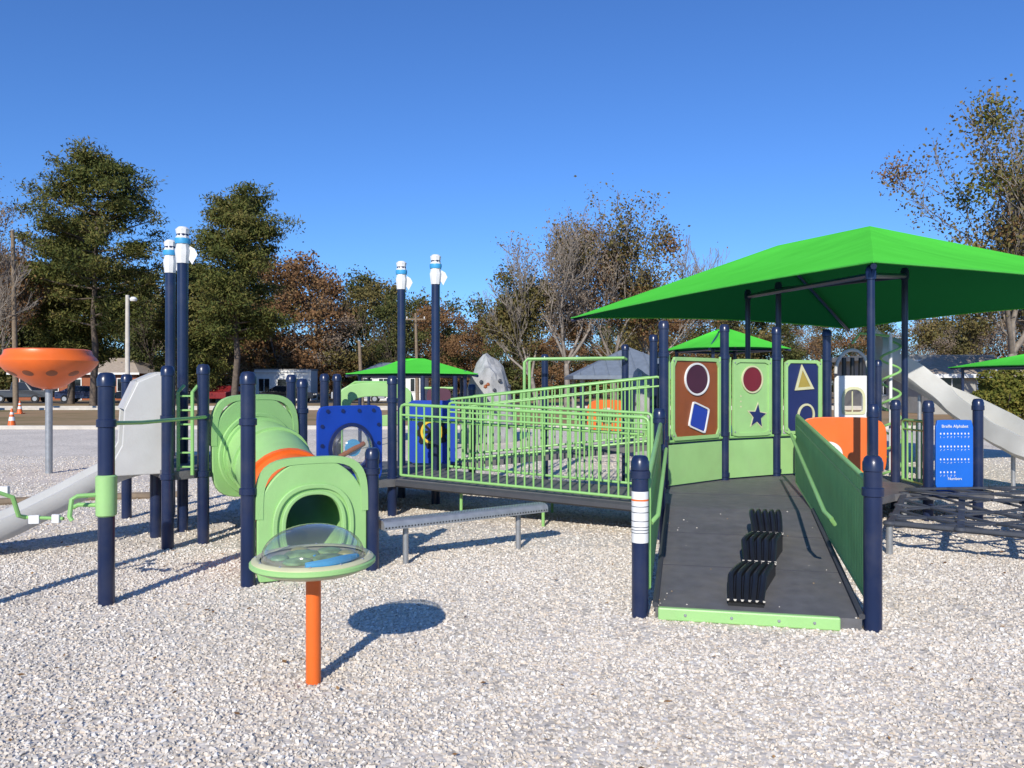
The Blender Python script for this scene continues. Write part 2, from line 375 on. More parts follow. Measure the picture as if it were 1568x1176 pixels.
c = Vector(((bl[0]+br[0])/2, (bl[1]+br[1])/2, .045))+ny*.03
o.box('ramp_lip', 'green', c-ex*.06, (1.16, .045, .085), yaw=math.atan2(ex.y, ex.x), bevel=.01)
for k in (-.4, -.1, .2, .42): o.lathe('lip_bolts', 'steel', [(.011, 0), (.009, .006), (.0005, .007)], c-ex*.06+ex*k+ny*.023, 8, axis=ny)
for p, q in ((bl, tl), (br, tr)):
    o.tube('side_kerb', 'deckedge', [(p[0], p[1], .09), (q[0], q[1], DZ+.015)], .022, 6)
post(o, .88, 5.30, 1.112, collars=(.98,)); post(o, 2.345, 5.01, 1.137, collars=(.9,))
post(o, 1.52, 7.95, 1.35, collars=(1.22, .5))
post(o, 1.50, 7.70, 1.0, r=.03)
railing(o, (.96, 5.42), (1.50, 7.78), .12, DZ+.02, .83, .085)
railing(o, (2.37, 5.15), (3.31, 8.95), .12, DZ+.05, .84, .06, r=.012)
o.tube('handrail', 'rail', [(.985, 5.45, .62), (1.04, 5.5, .66), (1.54, 7.7, .95)], .017, 10)
o.tube('handrail', 'rail', [(2.3, 5.5, .60), (2.26, 5.45, .645), (2.27, 5.6, .67), (3.22, 8.9, 1.02), (3.28, 8.9, .98)], .017, 10)
o.lathe('label_sticker', 'white', [(.0585, .515), (.0585, .865)], (.88, 5.30, 0), 18)
o.lathe('label_bands', 'orange', [(.0592, .80), (.0592, .812)], (.88, 5.30, 0), 18)
for zz in (.58, .60, .62, .66, .72, .76): o.lathe('label_print', 'net', [(.0592, zz), (.0592, zz+.005)], (.88, 5.30, 0), 18)
o.lathe('label_top', 'skyblue', [(.0585, .95), (.0585, 1.0)], (.88, 5.30, 0), 18)
for _ in range(46):
    s_, t_ = random.random()**2 if random.random() < .5 else 1-random.random()**2, random.random()**1.6; px_ = bl[0]+(br[0]-bl[0])*s_+(tl[0]-bl[0])*t_; py_ = bl[1]+(br[1]-bl[1])*s_+(tl[1]-bl[1])*t_
    r_ = random.uniform(.003, .009); o.lathe('grit', 'concrete' if random.random() < .6 else 'wood', [(r_, 0), (r_*.8, r_*.7), (.0005, r_)], (px_, py_, .076+(DZ-.075)*t_), 5)
o.finish()

# ribbed rubber strip lying on the ramp: one continuous wavy piece
o = O('ribbed_rubber_strip'); ctr = [(1.59, 5.24), (1.68, 5.50), (1.88, 5.86), (1.96, 6.12), (2.13, 6.42), (2.20, 6.70), (2.28, 6.95)]
NP = 84; W = .235
def cpt(t):
    f_ = t*(len(ctr)-1); i = min(int(f_), len(ctr)-2); q = f_-i; q = q*q*(3-2*q)*.4+q*.6; return ctr[i][0]*(1-q)+ctr[i+1][0]*q, ctr[i][1]*(1-q)+ctr[i+1][1]*q
def hgt(t):
    y = cpt(t)[1]; zb = .075+(DZ-.075)*((y-5.15)/2.6); saw = (t*3) % 1.0
    return max(.075, zb), .026+.17*t*(1-max(0, t-.9)*5)+.065*math.sin(math.pi*saw)
nr = 5
for j in range(nr):
    s_ = (j-(nr-1)/2)/nr*W; pts = []
    for i in range(NP+1):
        t = i/NP; x, y = cpt(t); zb, h = hgt(t); k = 1+.22*math.sin(math.pi*((t*3) % 1.0)); pts.append((x+s_*.97*k, y-s_*.24, zb+h))
    o.tube('ribs', 'black', pts, W/nr*.47, 8)
V = []
for i in range(NP+1):
    t = i/NP; x, y = cpt(t); zb, h = hgt(t)
    for q in (-.5, .5): V += [(x+W*q*.97, y-W*q*.24, zb+.003), (x+W*q*.97, y-W*q*.24, zb+h-.006)]
F = []
for i in range(NP):
    a = i*4; F += [(a, a+4, a+5, a+1), (a+2, a+3, a+7, a+6), (a+1, a+5, a+7, a+3)]
F += [(0, 1, 3, 2)]
o.add('backing', 'black', V, F)
for t in (.01, .325, .345, .655, .675, .985):
    x, y = cpt(t); zb, h = hgt(t)
    o.tube('cross_ridges', 'black', [(x-W*.53*.97, y+W*.53*.24, zb+h+.002), (x+W*.53*.97, y-W*.53*.24, zb+h+.002)], .016, 8)
o.finish()

# ------------------------------------------------------------------ shape panels enclosure
o = O('shape_panel_wall')
P = [(1.82, 9.25), (2.77, 10.05), (3.60, 10.5), (4.43, 10.85)]
zt = [2.36, 2.38, 2.38, 2.37]
for i, p in enumerate(P): post(o, p[0], p[1], zt[i], collars=(1.95, .95, .42))
def panel_frame(o, p0, p1, ins=.11):
    (f, L) = frm(p0, p1)
    w = L/2-ins
    o.plate('panel_lower', 'green', f, [(-w-.06, .37), (w+.06, .37), (w+.06, .86), (-w-.06, .86)], off=-.01)
    o.tube('panel_rail', 'rail', [f[0]+f[1]*(-w-.07)+Vector((0, 0, .90)), f[0]+f[1]*(w+.07)+Vector((0, 0, .90))], .018, 8)
    return f, w
specs = ['rust', 'green', 'dkblue']
for i in range(3):
    f, w = panel_frame(o, P[i], P[i+1], .13); mm = specs[i]
    cz = 1.42
    outer = [(a, b+cz) for a, b in rad(w, .51, 24)]; inner = [(a, b+cz) for a, b in rad(w-.045, .465, 24)]
    o.plate('panel_border', 'green', f, outer, inner, th=.035)
    o.plate('panel_face', mm, f, [(a, b+cz) for a, b in rad(w-.043, .467, 24)], off=.005, th=.012)
    for q in (-1, 1):
        o.tube('panel_side_rail', 'rail', [f[0]+f[1]*q*(w+.03)+Vector((0, 0, .9)), f[0]+f[1]*q*(w+.03)+Vector((0, 0, 1.95))], .014, 8)
        for zz in (.97, 1.88): o.lathe('panel_bolts', 'steel', [(.012, 0), (.01, .007), (.0005, .008)], f[0]+f[1]*q*(w-.022)+Vector((0, 0, zz))+f[2]*.035, 8, axis=f[2])
    if i == 0:
        o.plate('oval_ring', 'white', f, [(a, b+1.66) for a, b in rad(.25, .205, 2)], [(a, b+1.66) for a, b in rad(.225, .18, 2)], off=.017, th=.02)
        o.plate('oval', 'plum', f, [(a, b+1.66) for a, b in rad(.22, .175, 2)], off=.017, th=.012)
        o.plate('diamond_frame', 'white', f, rot2(rad(.18, .165, 14), -.3, (.04, 1.18)), rot2(rad(.158, .143, 14), -.3, (.04, 1.18)), off=.017, th=.02)
        o.plate('diamond', 'blue', f, rot2(rad(.153, .138, 14), -.3, (.04, 1.18)), off=.017, th=.012)
    if i == 1:
        o.plate('circle_ring', 'tan', f, [(a, b+1.66) for a, b in rad(.195, .185, 2)], [(a, b+1.66) for a, b in rad(.173, .163, 2)], off=.017, th=.018)
        o.plate('circle', 'maroon', f, [(a, b+1.66) for a, b in rad(.168, .158, 2)], off=.017, th=.012)
        star = [((.16 if j % 2 == 0 else .07)*math.sin(j*math.pi/5+.1)+.09, 1.17+(.16 if j % 2 == 0 else .07)*math.cos(j*math.pi/5+.1)) for j in range(10)]
        st2 = [((p[0]-.09)*1.22+.09, (p[1]-1.17)*1.22+1.17) for p in star]
        o.plate('star_frame', 'tan', f, st2, off=.017, th=.006); o.plate('star', 'dkblue', f, star, off=.023, th=.008)
        for j in range(3): o.plate('knob_holes', 'tan', f, [(a-.2, b+1.30+j*.07) for a, b in rad(.012, .012, 2, N=10)], off=.017, th=.003, bevel=0)
    if i == 2:
        T = [(-.03, .21), (-.15, -.15), (.19, -.13)]
        T0 = [(a, b+1.66) for a, b in T]; T1 = [(a*.66, b*.66+1.65) for a, b in T]
        o.plate('triangle_frame', 'tan', f, T0, T1, off=.017, th=.02); o.plate('triangle', 'gold', f, T1, off=.017, th=.008)
        o.plate('arch_frame', 'tan', f, rot2(rad(.15, .16, 2, 12), -.3, (.05, 1.17)), rot2(rad(.12, .13, 2, 12), -.3, (.05, 1.17)), off=.017, th=.02)
        o.plate('arch_shape', 'dkblue', f, rot2(rad(.115, .125, 2, 12), -.3, (.05, 1.17)), off=.017, th=.01)
post(o, 4.12, 8.8, 1.376, collars=(1.25,)); post(o, 4.9, 9.85, 1.40, collars=(1.3,))
(f, L) = frm((3.72, 10.15), (4.86, 9.95))
o.plate('orange_panel', 'orange', f, [(a, b+.78) for a, b in rad(L/2-.03, .39, 5)], off=0, th=.04, bevel=.01)
o.plate('dial', 'white', f, [(a-.16, b+.68) for a, b in rad(.17, .17, 2)], [(a-.16, b+.68) for a, b in rad(.06, .06, 2)], off=.04, th=.015)
for j in range(12):
    a = j*math.pi/6; o.plate('dial_dots', 'rust', f, [(x-.16+.115*math.cos(a), z+.68+.115*math.sin(a)) for x, z in rad(.014, .014, 2, N=10)], off=.055, th=.004, bevel=0)
railing(o, (4.93, 9.72), (4.92, 9.15), DZ, DZ, .8, .1)
o.finish()

# ------------------------------------------------------------------ braille panel
o = O('braille_sign_panel')
pa, pb = (4.87, 9.02), (5.47, 9.05)
post(o, *pa, 1.41, collars=(1.3,)); post(o, *pb, 1.43, collars=(1.32,))
(f, L) = frm(pa, pb); o.plate('sign_board', 'bblue', f, [(a, b+.76) for a, b in rad(.225, .42, 20)], th=.03, bevel=.006)
for r_ in range(4):
    z = 1.02-r_*.15
    for c_ in range(9 if r_ < 3 else 5):
        o.plate('letters', 'white', f, [(x-.17+c_*.042, y+z) for x, y in rad(.008, .011, 3, N=8)], off=.03, th=.003, bevel=0)
        for k in range(3):
            if random.random() < .7: o.plate('braille_dots', 'white', f, [(x-.172+c_*.042+.008*(k % 2), y+z-.035-.012*(k//2)) for x, y in rad(.0035, .0035, 2, N=6)], off=.03, th=.004, bevel=0)
par = o.finish()
def text_part(par, body, size, loc, U, N, m, extr=.002):
    cu = bpy.data.curves.new('lettering', 'FONT'); cu.body = body; cu.size = size; cu.align_x = 'CENTER'; cu.extrude = extr
    t = bpy.data.objects.new('lettering', cu); scene.collection.objects.link(t)
    Q = Matrix((U, Vector((0, 0, 1)), N)).transposed().to_4x4(); Q.translation = loc; t.matrix_world = Q; cu.materials.append(M[m]); t.parent = par
text_part(par, 'Braille Alphabet', .05, f[0]+Vector((0, 0, 1.09))+f[2]*.034, f[1], f[2], 'white')
text_part(par, 'Numbers', .045, f[0]+Vector((0, 0, .48))+f[2]*.034, f[1], f[2], 'white')

# ------------------------------------------------------------------ net climber
o = O('net_climber')
A = Vector((3.55, 7.25, .29)); a = Vector((.95, 1.6, .05)); b = Vector((2.4, -1.6, 0)); nn = 3; mm_ = 5
def np_(i, j):
    s, t = i/nn, j/mm_; p = A+a*s+b*t; p.z -= .04*math.sin(math.pi*s); return p
def strap(part, p, q, w=.032, h=.012):
    d_ = (q-p); L_ = d_.length; d_.normalize(); s_ = Vector((-d_.y, d_.x, 0)).normalized(); u_ = d_.cross(s_)
    o.box(part, 'net', (p+q)/2, (L_, w*2, h*2), mtx=Matrix((d_, s_, u_)).transposed(), bevel=.005)
for i in range(nn+1):
    for j in range(mm_+1):
        p = np_(i, j)
        if i < nn: strap('straps', p, np_(i+1, j))
        if j < mm_: strap('straps', p, np_(i, j+1))
        if i < nn and j < mm_:
            c0, c1, c2_, c3_ = np_(i, j), np_(i+1, j), np_(i+1, j+1), np_(i, j+1)
            mids = [(c0+c1)/2, (c1+c2_)/2, (c2_+c3_)/2, (c3_+c0)/2]
            for k in range(4): strap('diamond_straps', mids[k]+Vector((0, 0, .004)), mids[(k+1) % 4]+Vector((0, 0, .004)), .022, .010)
        o.lathe('joints', 'net', [(.05, -.02), (.062, 0), (.05, .022), (.001, .026)], p, 10)
a2 = Vector((2.0, .2, .0)); A2 = np_(nn, 0)+Vector((.04, .03, .0)); c2 = Vector((.45, -.85, 0))
for i in range(3):
    for j in range(5):
        p = A2+a2*(j/4)+c2*(i/2)+Vector((0, 0, .05))
        if j < 4: strap('upper_straps', p, p+a2/4)
        if i < 2: strap('upper_straps', p, p+c2/2)
for s, t in ((0, 0), (1, 0), (0, .5), (0, 1), (1, 1), (1, .5)):
    p = A+a*s+b*t; o.tube('net_legs', 'steel', [(p.x, p.y, 0), p], .03, 10)
o.tube('net_frame', 'net', [A, A+b], .028, 10)
o.finish()

# ------------------------------------------------------------------ bridges
o = O('ramp_bridge')
Ln, Rn, Lf, Rf = (-1.39, 9.3), (1.52, 7.97), (-.93, 10.3), (1.75, 9.1)
zl = .455
o.slab('bridge_deck', 'deck', [Ln, Rn, Rf, Lf], [zl-.09, DZ-.09, DZ-.09, zl-.09], [zl, DZ-.004, DZ-.004, zl])
o.tube('edge_beam', 'deckedge', [(Ln[0], Ln[1]-.02, zl-.05), (Rn[0], Rn[1]-.02, DZ-.05)], .045, 6)
def inset(p, q, e=.06):
    v = Vector(q)-Vector(p); v.normalize(); return (p[0]+v.x*e, p[1]+v.y*e), (q[0]-v.x*e, q[1]-v.y*e)
p, q = inset(Ln, Rn, .06); q = (1.42, 8.01)
railing(o, p, q, zl, DZ, .90, .105, name='near_rail')
railing(o, *inset(Lf, Rf, .1), zl, DZ, .90, .105, name='far_rail')
o.tube('handrail', 'rail', [(Ln[0]+.05, Ln[1]+.09, zl+.72), (1.38, 8.1, DZ+.72)], .017, 8)
An, Bn, Af, Bf = (-.9, 10.75), (2.0, 10.35), (-.7, 11.8), (2.2, 11.4)
o.slab('upper_ramp_deck', 'deck', [An, Bn, Bf, Af], [.40, .72, .72, .40], [.48, .80, .80, .48])
railing(o, An, Bn, .48, .80, .90, .105, name='upper_near_rail'); railing(o, Af, Bf, .48, .80, .92, .105, name='upper_far_rail')
o.slab('landing', 'deck', [(-2.35, 8.6), (-1.39, 9.3), (-.9, 10.4), (-.9, 11.8), (-2.6, 11.2), (-2.7, 9.6)], zl-.09, zl-.003)
o.slab('upper_landing', 'deck', [(2.0, 10.35), (2.9, 10.35), (4.9, 11.3), (5.6, 12.3), (3.2, 12.6), (2.2, 11.5)], .72, .80)
for x, y in ((-.6, 9.1), (.35, 8.65), (.5, 9.6)):
    o.tube('leg', 'rail', [(x, y, 0), (x, y, .36)], .018, 8)
for x, y, zt_ in ((-1.458, 9.38, 1.70),): post(o, x, y, zt_, collars=(1.4, .45))
post(o, -1.02, 10.3, 3.29, tape=True); post(o, -1.556, 10.85, 3.29, tape=True)
post(o, 2.0, 10.9, 2.3); post(o, -2.555, 10.5, 1.74); post(o, -2.43, 10.7, 1.74)
post(o, 1.85, 12.6, 2.25); post(o, .55, 12.9, 2.1); post(o, -.62, 11.95, 1.6); post(o, 2.15, 11.3, 1.9)
o.tube('overhead_bar', 'rail', [(.2, 12.4, .9), (.2, 12.4, 1.95), (.25, 12.4, 2.0), (1.8, 12.4, 2.02), (1.85, 12.5, 2.0)], .025, 8)
o.tube('overhead_bar', 'rail', [(.3, 13.2, .9), (.3, 13.2, 1.98), (.35, 13.2, 2.02), (1.95, 13.2, 2.03)], .025, 8)
for k in range(6): o.tube('overhead_rungs', 'rail', [(.4+k*.27, 12.4, 2.0), (.4+k*.27, 13.2, 2.02)], .014, 6)
(f, L) = frm((-1.5, 10.9), (-.72, 10.7))
o.plate('gear_panel', 'blue', f, [(a, b+.93) for a, b in rad(.36, .44, 16)], th=.03)
gear = [((.24 if (j//2) % 2 == 0 else .20)*math.cos(j*math.pi/20), .93+(.24 if (j//2) % 2 == 0 else .20)*math.sin(j*math.pi/20)) for j in range(40)]
o.plate('gear', 'black', f, gear, [(a, b+.93) for a, b in rad(.17, .17, 2, N=40)], off=.03, th=.02)
o.plate('gear_ring', 'yellow', f, [(a, b+.93) for a, b in rad(.165, .165, 2, N=40)], [(a, b+.93) for a, b in rad(.13, .13, 2, N=40)], off=.03, th=.02)
for k in range(4):
    o.plate('gear_spokes', 'black', f, rot2([(-.13, -.02), (.13, -.02), (.13, .02), (-.13, .02)], k*math.pi/4, (0, .93)), off=.03+k*.003, th=.012)
o.finish()

# ------------------------------------------------------------------ left play structure
o = O('crawl_tube_play_structure')
A_, B_, C_, D_, E_, G_ = (-2.947, 5.60), (-2.092, 6.11), (-1.206, 6.65), (-3.346, 7.49), (-3.10, 7.74), (-2.34, 8.6)
post(o, *A_, 1.685, collars=(1.315,)); post(o, *B_, 1.70, collars=(1.30, .75)); post(o, *C_, 1.053, collars=(.85,))
post(o, *D_, 1.78, collars=(1.27, .7)); post(o, *E_, 1.80, collars=(1.27, .7)); post(o, *G_, 1.66, collars=(1.3,))
post(o, -3.58, 8.38, 3.27, tape=True); post(o, -4.10, 9.25, 3.29, tape=True)
post(o, -3.72, 8.05, 1.05, collars=()); post(o, -4.6, 9.2, 1.72); post(o, -2.75, 9.6, 1.72)
post(o, -3.95, 4.9, 1.70)
o.slab('deck', 'deck', [D_, E_, G_, (-2.6, 9.6), (-4.1, 9.3), (-3.75, 8.0)], .66, .74)
zA = 1.315
o.tube('side_rail', 'rail', [(A_[0], A_[1], zA), (-2.98, 6.2, 1.29), (-3.06, 7.7, 1.27)], .016, 8)
for q in (-3.30, -3.16):
    o.tube('ladder_rail', 'rail', [(q, 7.62, .7), (q, 7.62, 1.52), (q, 7.75, 1.58)], .018, 8)
for k in range(6): o.tube('ladder_rungs', 'rail', [(-3.30, 7.62, .78+k*.14), (-3.16, 7.62, .78+k*.14)], .010, 6)
o.lathe('clamp', 'green', [(.058, .64), (.070, .65), (.072, .78), (.072, .93), (.058, .94)], (A_[0], A_[1], 0), 16)
o.tube('handle', 'rail', [(-3.0, 5.56, .80), (-3.10, 5.5, .80), (-3.13, 5.48, .78), (-3.14, 5.47, .66), (-3.12, 5.47, .63)], .016, 8)
o.tube('handle', 'rail', [(-3.0, 5.60, .72), (-3.16, 5.62, .72), (-3.20, 5.62, .70)], .016, 8)
o.tube('handle', 'rail', [(-3.50, 5.55, .64), (-3.52, 5.5, .66), (-3.53, 5.45, .80), (-3.6, 5.4, .84), (-3.95, 4.95, .84)], .016, 8)
o.tube('handle', 'rail', [(-3.50, 5.55, .64), (-3.2, 5.5, .64)], .012, 8)
o.box('tag', 'white', (-3.42, 5.52, .63), (.07, .03, .06), yaw=.2); o.box('tag', 'white', (-3.25, 5.50, .64), (.06, .03, .06), yaw=-.2); o.box('tag', 'white', (-3.62, 5.50, .84), (.06, .03, .06))
(f, L) = frm(B_, C_); w = L/2-.05
inn = [(a, b+.42) for a, b in rad(.235, .27, 2.4, 2.4, N=64)]
def cmb(w_, hh, eu, zc, N=64): return [(a, b+zc) for a, b in rad(w_, hh, eu, 30, N=N)]
o.plate('arch_panel', 'green', f, cmb(w-.012, .485, 2.0, .5), inn, off=-.02, th=.05, bevel=.01)
ringo = rad(w, .50, 4.0, 30, N=64); ringi = rad(w-.06, .445, 4.0, 30, N=64)
up = [i for i in range(64) if ringo[i][1] > 0]
poly = [(ringo[i][0], ringo[i][1]+.5) for i in up]; polyi = [(ringi[i][0], ringi[i][1]+.5) for i in up]
for i in range(len(up)-1):
    o.plate('grab_loops', 'green', f, [poly[i], poly[i+1], polyi[i+1], polyi[i]], off=-.03, th=.065, bevel=0)
o.plate('arch_rib', 'green', f, [(a, b+.42) for a, b in rad(.34, .36, 2.4, N=64)], [(a, b+.42) for a, b in rad(.30, .32, 2.4, N=64)], off=.03, th=.022, bevel=.008)
o.plate('arch_lip', 'green', f, [(a, b+.42) for a, b in rad(.27, .30, 2.4, N=64)], [(a, b+.42) for a, b in rad(.235, .27, 2.4, N=64)], off=.03, th=.03, bevel=.008)
(f2, L2) = frm(E_, G_); w2 = L2/2-.07; cz = .95
o.plate('tube_panel', 'green', f2, [(a, b+cz) for a, b in rad(w2-.01, .525, 2.1, 4, N=64)], [(a, b+.86) for a, b in rad(.33, .33, 2, N=64)], off=-.02, th=.05, bevel=.01)
ringo = rad(w2, .54, 3.8, 5, N=64); ringi = rad(w2-.06, .485, 3.8, 5, N=64)
up = [i for i in range(64) if ringo[i][1] > 0]
poly = [(ringo[i][0], ringo[i][1]+cz) for i in up]; polyi = [(ringi[i][0], ringi[i][1]+cz) for i in up]
for i in range(len(up)-1):
    o.plate('grab_loops', 'green', f2, [poly[i], poly[i+1], polyi[i+1], polyi[i]], off=-.03, th=.065, bevel=0)
o.plate('tube_panel_rib', 'green', f2, [(a, b+.86) for a, b in rad(.44, .44, 2, N=64)], [(a, b+.86) for a, b in rad(.39, .39, 2, N=64)], off=.03, th=.03, bevel=.01)
s0 = f2[0]+Vector((0, 0, .86))+f2[2]*.03; e0 = f[0]+Vector((0, 0, .43))-f[2]*.03
def bez(p0, p1, p2, p3, n):
    out = []
    for i in range(n+1):
        t = i/n; out.append(p0*(1-t)**3+p1*3*t*(1-t)**2+p2*3*t*t*(1-t)+p3*t**3)
    return out
pts = bez(s0, s0+f2[2]*.45, e0-f[2]*.55, e0, 24)
def opentube(part, m, pts, r, r_in):
    o.tube(part, m, pts, r, 32, cap=False); o.tube(part+'_inside', 'green', list(pts), r_in, 32, cap=False)
opentube('tube_green', 'green', pts[:14], .37, .345)
opentube('tube_orange', 'orange', pts[13:22], .365, .34)
opentube('tube_green_end', 'green', pts[21:], .365, .34)
for i in (1, 6, 13, 21, 23):
    d_ = (pts[min(i+1, 24)]-pts[i-1]).normalized()
    o.tube('tube_collar', 'orange' if 12 < i < 22 else 'green', [pts[i]-d_*.026, pts[i]-d_*.025, pts[i]+d_*.025, pts[i]+d_*.026], [.365, .395, .395, .365], 32, cap=False)
(f3, L3) = frm((-2.27, 8.66), (-1.52, 9.30))
o.plate('bubble_panel', 'blue', f3, [(a, b+.90) for a, b in rad(.42, .45, 10, N=64)], [(a, b+.86) for a, b in rad(.25, .25, 2, N=64)], th=.04, bevel=.008)
o.plate('bubble_ring', 'dkblue', f3, [(a, b+.86) for a, b in rad(.29, .29, 2, N=64)], [(a, b+.86) for a, b in rad(.245, .245, 2, N=64)], off=.04, th=.02)
c3 = f3[0]+Vector((0, 0, .86))+f3[2]*.04
o.lathe('bubble', M['clear'], [(.25*math.cos(t), .25*math.sin(t)) for t in [i*math.pi/2/12 for i in range(12)]]+[(.002, .25)], c3, 36, axis=f3[2])
o.tube('mirror', 'skyblue', [c3+f3[1]*.02, c3+f3[1]*.02+f3[2]*.02], .10, 24); o.tube('red_ball', 'rust', [c3-f3[1]*.15+Vector((0, 0, -.1)), c3+Vector((0, 0, -.02))+f3[2]*.03, c3+f3[1]*.17+Vector((0, 0, .04))], .03, 10)
for j in range(14):
    a = j*math.pi/7
    o.plate('panel_studs', 'dkblue', f3, [(x+.365*max(-1, min(1, 1.3*math.cos(a))), z+.90+.39*max(-1, min(1, 1.3*math.sin(a)))) for x, z in rad(.022, .022, 2, N=12)], off=.04, th=.012, bevel=0)
(f4, _) = frm((-2.45, 11.2), (-1.55, 11.4))
o.plate('far_arch', 'green', f4, [(a, b+1.30) for a, b in rad(.55, .32, 3, N=48)], [(a, b+1.28) for a, b in rad(.36, .14, 2.5, N=48)], th=.05, bevel=.01)
o.tube('far_arch_rail', 'rail', [(-2.5, 11.3, .5), (-2.5, 11.3, 1.5), (-2.3, 11.3, 1.62), (-1.7, 11.35, 1.62)], .025, 8)
o.finish()

# slides
def chute(o, pts, w=.25, wall=.16, m='slide', rim=.03):
    pts = [Vector(p) for p in pts]; V = []; n = len(pts)
    prof = [(-w-rim, wall-.04), (-w-rim, wall), (-w, wall), (-w*.93, .05), (-w*.7, .0), (0, -.012), (w*.7, .0), (w*.93, .05), (w, wall), (w+rim, wall), (w+rim, wall-.04), (w*1.03, .03), (w*.75, -.035), (0, -.045), (-w*.75, -.035), (-w*1.03, .03)]
    k = len(prof)
    for i in range(n):
        t = (pts[min(i+1, n-1)]-pts[max(0, i-1)]); t.normalize(); sdv = Vector((t.y, -t.x, 0)).normalized(); up = sdv.cross(t)
        for a, b in prof: V.append(pts[i]+sdv*a+up*b)
    F = [(i*k+j, i*k+(j+1) % k, (i+1)*k+(j+1) % k, (i+1)*k+j) for i in range(n-1) for j in range(k)]
    F += [tuple(range(k)), tuple((n-1)*k+j for j in reversed(range(k)))]
    o.add('chute', m, V, F, True)
def smooth_path(P, n=8):
    P = [Vector(p) for p in P]; out = []
    for i in range(len(P)-1):
        p0 = P[max(0, i-1)]; p1 = P[i]; p2 = P[i+1]; p3 = P[min(len(P)-1, i+2)]
        for j in range(n):
            t = j/n; out.append(.5*((2*p1)+(p2-p0)*t+(2*p0-5*p1+4*p2-p3)*t*t+(3*p1-p0-3*p2+p3)*t**3))
    out.append(P[-1]); return out
o = O('playground_slide')
chute(o, smooth_path([(-3.72, 7.95, .74), (-4.0, 7.78, .66), (-4.45, 7.48, .38), (-4.85, 7.2, .17), (-5.3, 6.9, .10), (-5.8, 6.6, .10)]), .25, .17)
U = Vector((-.857, -.515, 0))
hood = [(-.02, .70), (.46, .70), (.46, .80), (.36, 1.0), (.34, 1.35), (.22, 1.62), (.05, 1.70), (-.02, 1.70)]
for s_ in (-1, 1):
    oo = Vector((-3.66, 7.98, 0))+Vector((-.515, .857, 0))*.27*s_*1.0
    o.plate('hood_side', 'slide', (oo, U, Vector((-.515, .857, 0))*s_), hood, off=0, th=.03, bevel=.01)
for (u0, z0_), (u1, z1_) in zip(hood[4:7], hood[5:8]):
    a = Vector((-3.66, 7.98, 0))+U*u0+Vector((0, 0, z0_)); b = Vector((-3.66, 7.98, 0))+U*u1+Vector((0, 0, z1_)); sv = Vector((-.515, .857, 0))*.275
    V = [a-sv, a+sv, b+sv, b-sv]; nn_ = (b-a).cross(sv).normalized()*.02; V += [p+nn_ for p in V]
    o.add('hood_top', 'slide', V, [(0, 1, 2, 3), (7, 6, 5, 4), (0, 4, 5, 1), (1, 5, 6, 2), (2, 6, 7, 3), (3, 7, 4, 0)])
for x, y, z in ((-4.9, 7.17, .12), (-4.1, 7.7, .55)): o.tube('slide_leg', 'steel', [(x, y, -.02), (x, y, z)], .025, 8)
o.finish()

o = O('curved_slide')
sp_ = smooth_path([(5.80, 12.35, 1.82), (6.1, 12.3, 1.74), (6.45, 12.2, 1.50), (6.80, 12.0, 1.22), (7.08, 11.6, .94), (7.25, 11.15, .68), (7.5, 10.8, .50), (8.2, 10.5, .44)])
chute(o, sp_, .30, .30)
o.tube('tube_hood', 'slide', [p+Vector((0, 0, .22)) for p in sp_[:8]], .36, 24, cap=False)
for x, y, z in ((6.45, 12.2, 1.42), (7.25, 11.15, .6), (8.0, 10.6, .4)): o.tube('slide_leg', 'steel', [(x, y, 0), (x, y, z)], .03, 8)
o.tube('entry_arch', 'slide', [(5.75, 12.3, 1.7), (5.72, 12.3, 2.25), (5.8, 12.3, 2.45), (6.0, 12.32, 2.3), (6.15, 12.35, 2.0)], .05, 10)
o.finish()

o = O('playhouse_panel')
(f, L) = frm((4.62, 11.1), (5.18, 11.1))
o.plate('wall_panel', 'white', f, [(a, b+1.38) for a, b in rad(.27, .34, 12, N=48)], [(a, b+1.36) for a, b in rad(.13, .16, 2.6, 12, N=48)], th=.04, bevel=.008)
o.plate('window_trim', 'tan', f, [(a, b+1.36) for a, b in rad(.17, .20, 2.6, 12, N=48)], [(a, b+1.36) for a, b in rad(.13, .16, 2.6, 12, N=48)], off=.04, th=.012)
o.tube('window_bars', 'tan', [f[0]+Vector((0, 0, 1.2)), f[0]+Vector((0, 0, 1.52))], .01, 6)
for q in (-.12, 0, .12): o.tube('steering_pegs', 'black', [f[0]+f[1]*q+Vector((0, 0, 1.70)), f[0]+f[1]*q+Vector((0, 0, 1.98))], [.035, .03], 10)
o.tube('arch_bar', 'slide', [f[0]+f[1]*(.24*math.cos(t))+Vector((0, 0, 1.75+.34*math.sin(t))) for t in [i*math.pi/12 for i in range(13)]], .025, 8)
post(o, 4.55, 11.1, 1.95, z0=.7, r=.05); post(o, 5.27, 11.1, 1.95, z0=.7, r=.05)
o.finish()
o = O('spiral_climber')
cx, cy = 5.55, 11.3
o.tube('spiral', 'rail', [(cx+.13*math.cos(t), cy+.13*math.sin(t), .1+t*.055) for t in [i*.35 for i in range(112)]], .018, 8)
o.tube('centre_pole', 'white', [(cx, cy, 0), (cx, cy, 2.35)], .024, 10)
o.tube('top_bar', 'rail', [(cx, cy, 2.3), (cx-.4, cy+.1, 2.35), (cx-.5, cy+.15, 2.2)], .018, 8)
o.finish()

